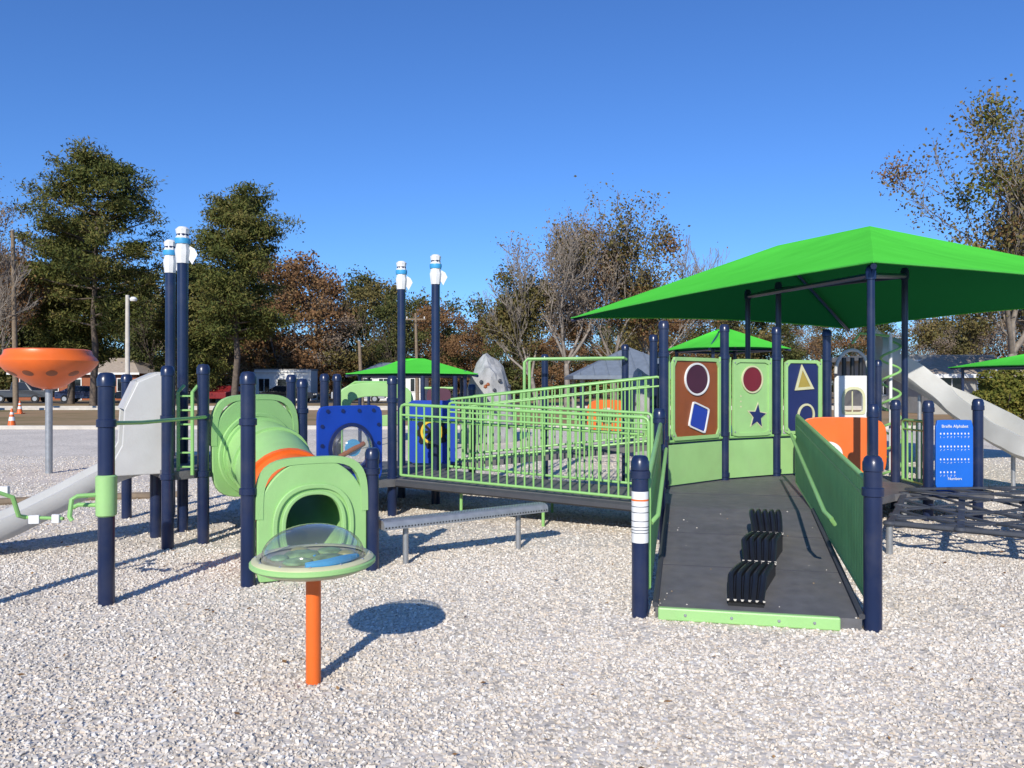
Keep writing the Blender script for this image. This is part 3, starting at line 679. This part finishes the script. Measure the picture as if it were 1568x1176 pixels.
# ------------------------------------------------------------------ canopies
def canopy(name, NC, RC, BC, LC, R1, R2, cols, sag=.06, fr=.045):
    o = O(name)
    NC, RC, BC, LC, R1, R2 = map(Vector, (NC, RC, BC, LC, R1, R2)); N = 18
    for (a, b, ra, rb) in ((NC, LC, R1, R2), (LC, BC, R2, R2), (BC, RC, R2, R1), (RC, NC, R1, R1)):
        V = []; F = []
        for j in range(N+1):
            for i in range(N+1):
                s, t = i/N, j/N; t2 = t+(1-t)*sag*math.sin(math.pi*s)
                p = a.lerp(b, s).lerp(ra.lerp(rb, s), t2)
                p.z -= .10*math.sin(math.pi*t)*math.sin(math.pi*s)*(R1.z-NC.z)*.6
                V.append(p)
        for j in range(N):
            for i in range(N): F.append((j*(N+1)+i, j*(N+1)+i+1, (j+1)*(N+1)+i+1, (j+1)*(N+1)+i))
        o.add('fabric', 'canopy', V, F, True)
        rim = [a.lerp(b, s/12).lerp(ra.lerp(rb, s/12), sag*math.sin(math.pi*s/12)) for s in range(13)]
        o.tube('edge_hem', 'hem', rim, .014, 6)
    for (x, y, z) in cols:
        o.tube('column', 'navy', [(x, y, 0), (x, y, z)], fr, 14)
        o.lathe('column_cap', 'navy', [(fr*1.3, -.14), (fr*1.35, -.02), (fr*.9, .03), (.001, .04)], (x, y, z), 14)
    dn = Vector((0, 0, -.09))
    for c in (NC, RC, BC, LC):
        o.tube('rafter', 'navy', [c+dn*.6, (R1 if (c-R1).length < (c-R2).length else R2)+dn*1.6], .035, 8)
    o.tube('ridge', 'navy', [R1+dn, R2+dn], .03, 8)
    for i in range(len(cols)):
        a = Vector(cols[i]); b = Vector(cols[(i+1) % len(cols)]); o.tube('beam', 'navy', [a+dn, b+dn], .036, 8)
    return o.finish()
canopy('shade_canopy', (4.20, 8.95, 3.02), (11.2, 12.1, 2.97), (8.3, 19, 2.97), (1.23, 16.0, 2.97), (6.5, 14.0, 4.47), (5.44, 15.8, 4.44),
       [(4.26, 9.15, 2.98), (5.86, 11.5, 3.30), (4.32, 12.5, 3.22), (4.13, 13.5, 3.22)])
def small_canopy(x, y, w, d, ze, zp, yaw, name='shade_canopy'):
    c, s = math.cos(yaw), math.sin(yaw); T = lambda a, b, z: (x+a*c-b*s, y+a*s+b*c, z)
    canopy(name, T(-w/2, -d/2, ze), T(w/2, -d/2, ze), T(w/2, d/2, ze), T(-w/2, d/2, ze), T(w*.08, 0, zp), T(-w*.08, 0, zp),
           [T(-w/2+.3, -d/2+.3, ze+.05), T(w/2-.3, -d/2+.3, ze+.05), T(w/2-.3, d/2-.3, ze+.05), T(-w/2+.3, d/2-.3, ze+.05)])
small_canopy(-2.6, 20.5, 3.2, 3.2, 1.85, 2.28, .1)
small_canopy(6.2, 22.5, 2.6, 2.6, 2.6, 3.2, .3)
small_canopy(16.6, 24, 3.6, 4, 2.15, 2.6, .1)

# ------------------------------------------------------------------ balance bench
o = O('balance_beam')
a = Vector((-1.15, 6.72, .385)); b = Vector((.30, 7.62, .40)); u = (b-a).normalized(); sv = Vector((u.y, -u.x, 0))
V = []; F = []; prof = [(-.10, -.05), (-.10, -.01), (-.085, .018), (-.04, .03), (.04, .03), (.085, .018), (.10, -.01), (.10, -.05)]
for i in range(41):
    p = a.lerp(b, i/40)
    for q, h in prof: V.append(p+sv*q+Vector((0, 0, h)))
k = len(prof)
F = [(i*k+j, i*k+j+1, (i+1)*k+j+1, (i+1)*k+j) for i in range(40) for j in range(k-1)]+[tuple(range(k)), tuple(40*k+j for j in reversed(range(k)))]
o.add('beam_top', 'steel', V, F, True)
for i in range(56):
    p = a.lerp(b, (i+.5)/56)
    for q in (-.045, 0, .045): o.lathe('perforations', 'black', [(.007, .0315), (.0005, .0318)], p+sv*q, 6)
    o.lathe('edge_perforations', 'black', [(.008, .0), (.0005, .0005)], p+sv*.101+Vector((0, 0, -.03)), 6, axis=sv)
for x, y, zz in ((-.945, 6.85, .35), (.06, 7.47, .36)):
    o.tube('leg', 'steel', [(x, y, -.02), (x, y, zz)], .026, 12)
o.finish()

# ------------------------------------------------------------------ orange spinner bowl
o = O('spinner_bowl'); x, y = -8.29, 13.8
o.tube('pole', 'steel', [(x, y, 0), (x, y, 1.62)], .06, 16)
o.lathe('bowl', 'orange', [(.001, 1.50), (.10, 1.51), (.26, 1.56), (.42, 1.68), (.66, 1.82), (.77, 1.95), (.79, 2.01), (.75, 2.08), (.70, 2.12), (.68, 2.20), (.63, 2.22), (.55, 2.1), (.3, 1.8), (.001, 1.75)], (x, y, 0), 48)
for t in (200, 235, 270, 305, 340):
    aa = R(t); o.lathe('finger_holes', 'rust', [(.09, 0), (.07, .004), (.001, .005)], (x+.60*math.cos(aa), y+.60*math.sin(aa), 1.785), 14, axis=(math.cos(aa), math.sin(aa), -1.6))
o.finish()

# ------------------------------------------------------------------ climbing rock
def rock(name, c, sz, seed):
    import bmesh
    bm = bmesh.new(); bmesh.ops.create_icosphere(bm, subdivisions=4, radius=1); rr = random.Random(seed)
    fac = [Vector((rr.uniform(-1, 1), rr.uniform(-1, 1), rr.uniform(-.2, .6))).normalized() for _ in range(16)]+[Vector((.25, -.2, 1)).normalized(), Vector((-.5, -.3, 1)).normalized()]
    for v in bm.verts:
        dd = v.co.copy()
        k = min([.84/max(.12, dd.dot(q)) for q in fac if dd.dot(q) > .1]+[1.06]); v.co = dd*min(k, 1.06)*(1+.02*rr.uniform(-1, 1))
        v.co.x *= sz[0]; v.co.y *= sz[1]; v.co.z = max(-.02, v.co.z*sz[2])
    me = bpy.data.meshes.new('boulder'); bm.to_mesh(me); bm.free(); me.materials.append(M['rock'])
    e = bpy.data.objects.new(name, None); scene.collection.objects.link(e); e.location = c
    ob = bpy.data.objects.new('boulder', me); scene.collection.objects.link(ob); ob.parent = e
    for i in range(16):
        me2 = bpy.data.meshes.new('hold'); b2 = bmesh.new(); bmesh.ops.create_icosphere(b2, subdivisions=1, radius=.06); b2.to_mesh(me2); b2.free()
        me2.materials.append(M[rr.choice(['net', 'net', 'white', 'rust'])]); h = bpy.data.objects.new('hand_hold', me2); scene.collection.objects.link(h); h.parent = e
        t = rr.uniform(3.4, 6.0); z = rr.uniform(.1, .65); h.location = (math.cos(t)*sz[0]*.82, math.sin(t)*sz[1]*.84*math.sqrt(1-z*z*.9), z*sz[2])
rock('climbing_rock', (-.65, 21.5, 0), (.85, .8, 2.65), 3)
rock('climbing_rock', (3.0, 17.5, 0), (.65, .6, 2.0), 9)

o = O('distant_play_panel'); o.plate('panel', 'orange', (Vector((2.1, 17, 0)), Vector((1, 0, 0)), Vector((0, -1, 0))), [(a, b+.9) for a, b in rad(.45, .35, 4)], [(a, b+.9) for a, b in rad(.2, .18, 2)], th=.05)
o.tube('posts', 'navy', [(1.55, 17, 0), (1.55, 17, 1.6)], .057, 12); o.tube('posts', 'navy', [(2.65, 17, 0), (2.65, 17, 1.6)], .057, 12); o.finish()
o = O('distant_play_panel'); o.plate('panel', 'plum', (Vector((-1.8, 19, 0)), Vector((1, 0, 0)), Vector((0, -1, 0))), [(a, b+1.2) for a, b in rad(.3, .3, 4)], th=.05)
o.tube('posts', 'navy', [(-2.2, 19, 0), (-2.2, 19, 1.8)], .057, 12); o.tube('posts', 'navy', [(-1.4, 19, 0), (-1.4, 19, 1.8)], .057, 12)
o.tube('bars', 'rail', [(-2.2, 19, 1.5), (-1.4, 19, 1.5)], .03, 8); o.finish()

# ------------------------------------------------------------------ buildings
def shelter(x, y, w, d, ze, zp, roof='shingle'):
    o = O('picnic_shelter')
    V = [(x-w, y-d, ze), (x+w, y-d, ze), (x+w, y+d, ze), (x-w, y+d, ze), (x, y, zp)]+[(x-w, y-d, ze-.15), (x+w, y-d, ze-.15), (x+w, y+d, ze-.15), (x-w, y+d, ze-.15)]
    o.add('roof', roof, V, [(0, 1, 4), (1, 2, 4), (2, 3, 4), (3, 0, 4), (0, 5, 6, 1), (1, 6, 7, 2), (2, 7, 8, 3), (3, 8, 5, 0), (8, 7, 6, 5)])
    for k in range(9):
        t = (k-4)/4.5; o.tube('roof_seams', roof, [(x+t*w, y-d, ze+.02), (x+t*w, y-d*abs(t), ze+(zp-ze)*(1-abs(t))+.02)], .03, 4)
    for a in (-1, 1):
        for b in (-1, 1): o.tube('posts', 'wall', [(x+a*(w-.4), y+b*(d-.4), 0), (x+a*(w-.4), y+b*(d-.4), ze)], .1, 8)
    o.finish()
shelter(5.1, 34, 2.6, 2.6, 1.95, 3.25)

def building(name, x, y, w, d, h, rh, wall='wall', roof='tanroof', over=.5, nwin=5, gable=True):
    o = O(name)
    o.box('walls', wall, (x, y, h/2), (w, d, h), bevel=0)
    if gable:
        V = [(x-w/2-over, y-d/2-over, h-.05), (x+w/2+over, y-d/2-over, h-.05), (x+w/2+over, y+d/2+over, h-.05), (x-w/2-over, y+d/2+over, h-.05), (x-w/2+d*.3, y, h+rh), (x+w/2-d*.3, y, h+rh)]
        o.add('roof', roof, V, [(0, 1, 5, 4), (1, 2, 5), (2, 3, 4, 5), (3, 0, 4), (3, 2, 1, 0)])
    else:
        o.box('roof', roof, (x, y, h+rh/2), (w+over*2, d+over*2, rh), bevel=.02)
    o.box('fascia', 'white', (x, y-d/2-over-.02, h-.08), (w+2*over, .04, .2), bevel=0)
    for k in range(nwin):
        wx = x-w/2+w*(k+.5)/nwin
        if k == nwin//2:
            o.box('door_frame', 'white', (wx, y-d/2-.02, 1.1), (1.2, .08, 2.2), bevel=0); o.box('door', 'glass', (wx, y-d/2-.05, 1.05), (1.0, .06, 2.0), bevel=0)
        else:
            o.box('window_frame', 'white', (wx, y-d/2-.02, 1.5), (w/nwin*.55+.16, .08, 1.36), bevel=0); o.box('window_glass', 'glass', (wx, y-d/2-.05, 1.5), (w/nwin*.55, .06, 1.2), bevel=0)
            o.box('mullion', 'white', (wx, y-d/2-.085, 1.5), (.05, .01, 1.2), bevel=0)
    return o
b_ = building('pavilion_building', 25.0, 43, 5.8, 5, 2.1, 1.1, wall='wall', nwin=3)
b_.tube('round_sign', 'white', [(24.7, 39.7, 2.45), (24.7, 39.95, 2.45)], .36, 24); b_.finish()
building('flat_roof_building', 28.0, 55, 7.5, 6, 3.2, .35, roof='wall', gable=False).finish()
building('site_trailer', -22.2, 76, 5.4, 2.6, 2.9, .15, wall='white', roof='wall', gable=False, nwin=3, over=.05).finish()
building('brick_house', -43, 80, 12, 8, 2.7, 1.6, wall='rust').finish()
building('white_house', -11.5, 76, 6, 5, 2.6, 1.1, wall='white', roof='shingle', nwin=4).finish()

# ------------------------------------------------------------------ vehicles
def car(name, x, y, yaw, col, truck=False):
    cm = mat('car_paint', col, .25, .03, 3); o = O(name)
    Q = Matrix.Rotation(yaw, 3, 'Z')
    def X(p): return Vector((x, y, 0))+Q @ Vector(p)
    if truck: body = [(-2.3, .45), (2.3, .45), (2.35, .8), (2.2, 1.02), (1.2, 1.08), (.6, 1.75), (-.6, 1.78), (-.75, 1.1), (-2.3, 1.08)]
    else: body = [(-2.25, .35), (2.25, .35), (2.3, .65), (2.15, .82), (1.15, .95), (.4, 1.42), (-.9, 1.45), (-1.7, 1.0), (-2.25, .92)]
    n = len(body); V = []
    for s_, yy in ((-1, -.88), (1, .88)):
        for a, z in body: V.append(X((a, yy*(1 if z < 1.1 else .8), z)))
    F = [tuple(range(n)), tuple(reversed(range(n, 2*n)))]+[(i, n+i, n+(i+1) % n, (i+1) % n) for i in range(n)]
    o.add('body', cm, V, F, False, .06)
    top = 1.72 if truck else 1.38; lo = 1.12 if truck else .98
    for s_ in (-1, 1):
        g = [(-.55 if truck else -1.35, lo), (.95, lo), (.5 if truck else .32, top), (-.5 if truck else -.85, top)]
        V = [X((a, s_*(.90 if z == lo else .74), z)) for a, z in g]
        o.add('side_glass', 'glass', V, [(0, 1, 2, 3)])
    for a in (-1.4, 1.4):
        for s_ in (-1, 1):
            o.tube('wheel', 'tire', [X((a, s_*.70, .33)), X((a, s_*.91, .33))], .33, 18); o.tube('hub', 'steel', [X((a, s_*.90, .33)), X((a, s_*.92, .33))], .19, 12)
    o.box('headlight', 'white', X((2.26, -.6, .7)), (.08, .3, .12), yaw); o.box('headlight', 'white', X((2.26, .6, .7)), (.08, .3, .12), yaw)
    o.finish()
car('parked_car', -19.3, 66.5, .1, (.012, .014, .02)); car('parked_car', -24.5, 67, 1.4, (.2, .02, .02))
car('parked_pickup_truck', -42.5, 67, .1, (.06, .065, .075), True); car('parked_car', -37, 67, .05, (.02, .03, .08)); car('parked_car', -31.5, 66.5, .0, (.10, .10, .11))
car('parked_car', -13.2, 66.5, .1, (.35, .36, .38)); car('parked_pickup_truck', -47.8, 66, 0, (.45, .45, .44), True)

def cone(x, y):
    o = O('traffic_cone'); o.box('base', 'orange', (x, y, .02), (.38, .38, .04), bevel=.01)
    o.lathe('cone', 'orange', [(.14, .04), (.03, .70), (.001, .71)], (x, y, 0), 20)
    o.lathe('stripe', 'white', [(.1052, .26), (.082, .40)], (x, y, 0), 20); o.lathe('stripe_top', 'white', [(.0672, .49), (.054, .57)], (x, y, 0), 20); o.finish()
cone(-18.3, 28.2); cone(-26.5, 41.5)

def upole(x, y, h):
    o = O('utility_pole'); o.tube('pole', 'wood', [(x, y, 0), (x-.15, y, h)], [.16, .10], 10)
    o.box('crossarm', 'wood', (x-.15, y, h-.5), (1.6, .12, .12), bevel=0)
    for k in (-.7, 0, .7): o.tube('insulators', 'white', [(x-.15+k, y, h-.44), (x-.15+k, y, h-.28)], .05, 8)
    o.finish()
def splainpole(x, y, h):
    o = O('wooden_pole'); o.tube('pole', 'wood', [(x, y, 0), (x-.2, y, h)], [.16, .10], 10); o.lathe('pole_cap', 'steel', [(.11, h-.05), (.11, h+.02), (.001, h+.05)], (x-.2, y, 0), 10)
    o.tube('bracket', 'steel', [(x-.2, y, h-.4), (x+.1, y, h-.4)], .03, 6); o.finish()
splainpole(-29.6, 46, 10.8); upole(-7.6, 62, 7.3); splainpole(-10.3, 53, 4.6)
o = O('street_lamp'); x, y = -21.2, 42.5
o.tube('pole', 'concrete', [(x, y, 0), (x, y, 6.5)], [.14, .10], 12); o.tube('arm', 'steel', [(x, y, 6.3), (x+.3, y-.1, 6.35)], .03, 8)
o.lathe('lamp_head', 'white', [(.001, .12), (.12, .1), (.2, -.02), (.16, -.12), (.001, -.14)], (x+.38, y-.1, 6.28), 16); o.finish()
o = O('power_lines')
for k in (-.8, 0, .8):
    pts = [(-60+i*5+k*.1, 62+k*.2, 6.8+.9*((i/24*2-1)**2)-.3) for i in range(25)]; o.tube('wire', 'black', pts, .018, 4)
o.finish()

# ------------------------------------------------------------------ trees
def tubes_np(segs, k=4):
    segs = np.array(segs); P0 = segs[:, :3]; P1 = segs[:, 3:6]; r0 = segs[:, 6]; r1 = segs[:, 7]
    d = P1-P0; d /= np.maximum(np.linalg.norm(d, axis=1), 1e-6)[:, None]
    ref = np.where(np.abs(d[:, 2:3]) < .9, np.array([[0, 0, 1.]]), np.array([[1., 0, 0]]))
    a = np.cross(d, ref); a /= np.linalg.norm(a, axis=1)[:, None]; b = np.cross(d, a); n = len(segs)
    th = np.arange(k)*2*np.pi/k; c, s = np.cos(th), np.sin(th)
    ring = a[:, None]*c[None, :, None]+b[:, None]*s[None, :, None]
    V = np.concatenate([P0[:, None]+ring*r0[:, None, None], P1[:, None]+ring*r1[:, None, None]], 1)
    j = np.arange(k); F = np.stack([j, (j+1) % k, k+(j+1) % k, k+j], 1)
    return V.reshape(-1, 3), (F[None]+2*k*np.arange(n)[:, None, None]).reshape(-1, 4)
def leaves_np(C, sx, sy):
    n = len(C); Rm = rand_rot(n); s = (.6+.8*rng.random(n))[:, None, None]
    q = np.array([(-1, -.3, 0), (0, -1, 0), (1, .2, 0), (0, 1, 0)])*np.array([sx, sy, 0])/2
    V = np.einsum('nij,kj->nki', Rm, q)*s+C[:, None]
    return V.reshape(-1, 3), np.arange(4*n).reshape(-1, 4)
def branches(seed, h, tr, lean=(0, 0), levels=6, first=.28, spread=.55, limbs=4, upb=.12, ln=.33):
    r = random.Random(seed); segs = []; tips = []
    def grow(p, d, L, rad_, lev):
        n = 4 if lev < 3 else 3
        for i in range(n):
            d2 = (d+Vector((r.uniform(-1, 1), r.uniform(-1, 1), r.uniform(-.6, 1)))*.16+Vector((0, 0, upb*.3))).normalized()
            q = p+d2*L/n; r1 = rad_*(1-.35/n); segs.append((*p, *q, max(rad_, .014), max(r1, .012))); p, d, rad_ = q, d2, r1
            if lev >= levels-2: tips.append(tuple(p))
            if lev > 0 and lev < levels and i < n-1 and r.random() < .55:
                e = (d+Vector((r.uniform(-1, 1), r.uniform(-1, 1), r.uniform(-.4, .8)))*spread*1.4).normalized(); grow(p, e, L*r.uniform(.5, .75), rad_*.55, lev+1)
        if lev < levels:
            for _ in range(limbs if lev == 0 else 2):
                e = (d+Vector((r.uniform(-1, 1), r.uniform(-1, 1), r.uniform(-.3, .6)))*spread*(1.5 if lev == 0 else 1)+Vector((0, 0, upb))).normalized()
                grow(p, e, L*r.uniform(.62, .85) if lev else h*ln*r.uniform(.8, 1.1), rad_*.66, lev+1)
        else: tips.append(tuple(p))
    grow(Vector((0, 0, 0)), Vector((lean[0], lean[1], 1)).normalized(), h*first, tr, 0)
    return segs, tips
def make_tree(name, loc, segs, leafC, leafmat, sx, sy, barkm='bark', parent=None, extra=None):
    e = bpy.data.objects.new(name, None); scene.collection.objects.link(e); e.location = loc
    V, F = tubes_np(segs, 5); np_mesh('trunk_and_limbs', V, F, M[barkm], e, True)
    if leafC is not None and len(leafC):
        V, F = leaves_np(np.array(leafC), sx, sy); np_mesh('foliage', V, F, leafmat, e)
    if extra:
        for C, lm, a, b in extra:
            V, F = leaves_np(np.array(C), a, b); np_mesh('foliage_clumps', V, F, lm, e)
    return e
def fit(segs, tips, H):
    s = np.array(segs); top = max(s[:, 5].max(), .1); k = H/top; s[:, :6] *= k; return s, np.array(tips)*k

def pine(loc, h, w, seed, low=.33):
    r = np.random.default_rng(seed); segs = []; C = []
    n = 8
    px = np.cumsum(r.normal(size=n+1)*.16); px -= px[0]
    for i in range(n): segs.append((px[i], 0, h*i/n*.96, px[i+1], 0, h*(i+1)/n*.96, .30*(1-i/n*.85), .30*(1-(i+1)/n*.85)))
    for zf in np.linspace(low, .985, 18):
        t = (zf-low)/(1-low); prof = math.sqrt(max(.08, 1-((t-.36)/.69)**2))*r.uniform(.84, 1.12)
        for k in range(6):
            if r.random() < .16: continue
            a = r.random()*6.28; L = w/2*prof*r.uniform(.55, 1.12); z = zf*h; x0 = np.interp(zf*n, range(n+1), px)
            tip = np.array([x0+L*math.cos(a), L*math.sin(a), z+L*.2+r.normal()*.3])
            m0 = np.array([x0, 0, z-.2])*.5+tip*.5-[0, 0, .15]
            segs.append((x0, 0, z-.2, *m0, .08, .055)); segs.append((*m0, *tip, .055, .02))
            for f in (.5, .78, 1.0):
                if f*L < .5: continue
                c = np.array([x0, 0, z-.2])*(1-f)+tip*f+r.normal(size=3)*.22
                m_ = int(130+70*r.random()); g = r.normal(size=(m_, 3))*np.array([.46, .46, .25])*(.75+.45*r.random()); C.append(c+g)
    C = np.concatenate(C)
    return make_tree('pine_tree', loc, segs, C, L_pine, .30, .09)
pine((-31.5, 58, 0), 18.2, 9.4, 31, .34); pine((-21.3, 59, 0), 15.8, 6.8, 27, .33)
pine((-35.5, 62, 0), 13.5, 6.0, 41, .25); pine((-27, 66, 0), 11.5, 6, 43, .15)

def decid(name, loc, h, seed, tr, leafmat, nl, jit, sx, lean=(0, 0), levels=6, keep=.5, bark='palebark', extra=None, **kw):
    s, t = branches(seed, h, tr, lean, levels, **kw); s, t = fit(s, t, h)
    rr = np.random.default_rng(seed)
    if nl > 0:
        nz = np.sin(t[:, 0]*.9+seed)+np.sin(t[:, 1]*1.1)+np.sin(t[:, 2]*.8+seed*2)
        idx = np.where(nz > np.quantile(nz, 1-keep))[0]; ii = rr.choice(idx, nl); C = t[ii]+rr.normal(size=(nl, 3))*jit
    else: C = None
    ex = []
    if extra:
        for (lm, fr, zr, m_, a) in extra:
            sel = t[(t[:, 2] > zr[0]*h) & (t[:, 2] < zr[1]*h)]
            if len(sel):
                cs = sel[rr.choice(len(sel), fr)]; C2 = (cs[:, None]+rr.normal(size=(fr, m_, 3))*.42).reshape(-1, 3); ex.append((C2, lm, a, a*.7))
    return make_tree(name, loc, s, C, leafmat, sx, sx*.7, bark, extra=ex)
decid('bare_tree', (3.6, 50, 0), 14.2, 5, .26, L_grey, 7000, .35, .15, lean=(-.1, 0), keep=.7, spread=.72)
decid('bare_tree', (1.9, 51, 0), 10.6, 8, .22, L_olive, 12000, .36, .18, lean=(-.35, 0), keep=.5, spread=.6, extra=[(L_dark, 7, (.6, .95), 500, .17)])
decid('oak_tree', (7.0, 53, 0), 14.2, 12, .24, L_olive, 16000, .40, .18, lean=(.1, 0), keep=.6, spread=.62, extra=[(L_rust, 12, (.35, .9), 350, .18)])
decid('bare_tree', (9.8, 55, 0), 12.2, 14, .20, L_rust, 7000, .38, .17, lean=(.1, 0), keep=.5, spread=.65)
decid('oak_tree', (23.6, 36, 0), 14.6, 17, .30, L_olive, 12000, .42, .16, lean=(.0, 0), keep=.5, spread=.72, limbs=5, extra=[(L_green, 26, (.4, .97), 420, .16), (L_rust, 10, (.3, .9), 300, .15)])
decid('oak_tree', (28.5, 40, 0), 11.5, 19, .26, L_olive, 12000, .42, .18, keep=.6, spread=.7, limbs=5, extra=[(L_green, 10, (.3, .9), 400, .17)])
decid('bare_tree', (-32.0, 46, 0), 16.0, 21, .25, L_grey, 5000, .3, .14, keep=.5)
decid('bare_tree', (-37.0, 55, 0), 13.0, 25, .22, L_rust, 7000, .3, .16, keep=.5)

def variant(seed, h, w, nl, leafm, sz=.26, clumps=26):
    r = np.random.default_rng(seed); segs, tips = branches(seed, h*.8, .16, levels=3, first=.3, spread=.6); s, t = fit(segs, tips, h*.86)
    C = []
    for i in range(clumps):
        a = r.random()*6.28; zf = r.uniform(.12, .97); rr_ = w/2*math.sqrt(max(.05, 1-((zf-.5)/.55)**2))*r.uniform(.25, 1)
        c = np.array([rr_*math.cos(a), rr_*math.sin(a), zf*h]); m_ = nl//clumps
        C.append(c+r.normal(size=(m_, 3))*np.array([.62, .62, .48])*r.uniform(.7, 1.25))
    C = np.concatenate(C); C = C[C[:, 2] > .1]
    V1, F1 = tubes_np(s, 4); V2, F2 = leaves_np(C, sz, sz*.65)
    def mk(n_, V, F, m_):
        ob = np_mesh(n_, V, F, m_); me = ob.data; bpy.data.objects.remove(ob); return me
    return (mk('mass_limbs', V1, F1, M['bark']), mk('mass_foliage', V2, F2, leafm), h)
vs = {'rust': [variant(101, 12, 8, 7500, L_rust), variant(102, 11, 7, 6500, L_rust, clumps=20)],
      'olive': [variant(103, 12, 8, 7500, L_olive), variant(104, 10, 8, 7000, L_olive)],
      'dark': [variant(105, 12, 7, 8500, L_dark), variant(106, 10, 8, 8000, L_dark)],
      'grey': [variant(107, 12, 8, 4500, L_grey, .2), variant(108, 11, 7, 4200, L_grey, .19)]}
tl_ = bpy.data.objects.new('distant_tree_line', None); scene.collection.objects.link(tl_)
rr = random.Random(99)
def ridge_height(bearing):     # tree-top elevation slope by bearing (x/y) of the woods round the site
    xs = [-1.0, -.66, -.61, -.45, -.385, -.30, -.257, -.173, -.114, -.08, -.02, .183, .395, .52, .59, .66, .95]
    vv = [.16, .185, .16, .125, .134, .158, .142, .132, .117, .093, .087, .092, .093, .10, .113, .125, .134]
    return float(np.interp(bearing, xs, vv))
def put(x, y, h, kind):
    a, b, H = rr.choice(vs[kind]); k = h/H; rz = rr.uniform(0, 6.28)
    for me in (a, b):
        ob = bpy.data.objects.new(me.name, me); scene.collection.objects.link(ob); ob.parent = tl_
        ob.location = (x, y, 0); ob.rotation_euler = (0, 0, rz); sc_ = max(k, .75); ob.scale = (sc_, sc_, k)
for row, (y0, sp) in enumerate(((83, 4.2), (92, 4.6), (102, 5.0))):
    x = -y0*.85
    while x < y0*.85:
        y = y0+rr.uniform(-3, 3); bb = x/y; h = 1.6+ridge_height(bb)*y; h *= rr.uniform(.80, 1.08)
        if bb < -.31: kind = rr.choice(['rust', 'olive', 'dark', 'grey', 'dark'])
        elif bb < -.19: kind = rr.choice(['rust', 'rust', 'olive', 'grey'])
        elif bb < -.07: kind = rr.choice(['olive', 'dark', 'rust', 'olive'])
        elif bb < .27: kind = rr.choice(['rust', 'olive', 'rust', 'dark'])
        else: kind = rr.choice(['grey', 'olive', 'rust', 'dark', 'grey'])
        put(x, y, h, kind); x += sp*rr.uniform(.75, 1.25)
x = -66
while x < 70:
    y = 86+rr.uniform(-2, 2); put(x, y, rr.uniform(3.5, 5.5), rr.choice(['dark', 'olive', 'rust', 'dark'])); x += 3.4
def bush(name, loc, w, d, h, lm, n, seed):
    r = np.random.default_rng(seed); V_ = r.normal(size=(n, 3)); V_ /= np.linalg.norm(V_, axis=1)[:, None]; V_ *= (r.random(n)**.25)[:, None]
    C = V_*np.array([w/2, d/2, h*.55])*(1+.18*np.sin(V_[:, :1]*9)+.15*np.cos(V_[:, 2:]*8)); C[:, 2] += h*.5; C = C[C[:, 2] > .05]
    segs = [(0, 0, 0, r.normal()*w*.2, r.normal()*d*.2, h*.6, .05, .02) for _ in range(6)]
    make_tree(name, loc, segs, C, lm, .16, .1)
bush('evergreen_shrub', (20.8, 32.5, 0), 2.4, 2.0, 2.0, L_green, 8000, 4)

# ------------------------------------------------------------------ light, sky, camera
az = math.atan2(.24, .97); el = R(29)
dirv = Vector((math.sin(az)*math.cos(el), math.cos(az)*math.cos(el), -math.sin(el)))
sd_ = bpy.data.lights.new('sun', 'SUN'); sd_.energy = 5.0; sd_.angle = R(.53); sd_.color = (1, .94, .84)
so = bpy.data.objects.new('sun', sd_); scene.collection.objects.link(so); so.rotation_euler = dirv.to_track_quat('-Z', 'Y').to_euler(); so.location = (-5, -10, 20)
w = bpy.data.worlds.new('World'); scene.world = w; w.use_nodes = True; nt = w.node_tree
bg = nt.nodes['Background']; sk = nt.nodes.new('ShaderNodeTexSky'); sk.sky_type = 'NISHITA'; sk.sun_disc = False
sk.sun_elevation = el; sk.sun_rotation = az+math.pi; sk.air_density = 1.0; sk.dust_density = .2; sk.ozone_density = 2.0; sk.altitude = 100
vm = nt.nodes.new('ShaderNodeVectorMath'); vm.operation = 'MULTIPLY'; vm.inputs[1].default_value = (.62, 1.06, 1.78)
nt.links.new(sk.outputs[0], vm.inputs[0]); nt.links.new(vm.outputs[0], bg.inputs[0]); bg.inputs[1].default_value = .088

cd = bpy.data.cameras.new('camera'); cam = bpy.data.objects.new('camera', cd); scene.collection.objects.link(cam)
cam.location = (0, 0, 1.6); cam.rotation_euler = (R(90), 0, 0); cd.sensor_width = 36; cd.lens = 27.1; cd.clip_end = 3000; cd.clip_start = .05
scene.camera = cam
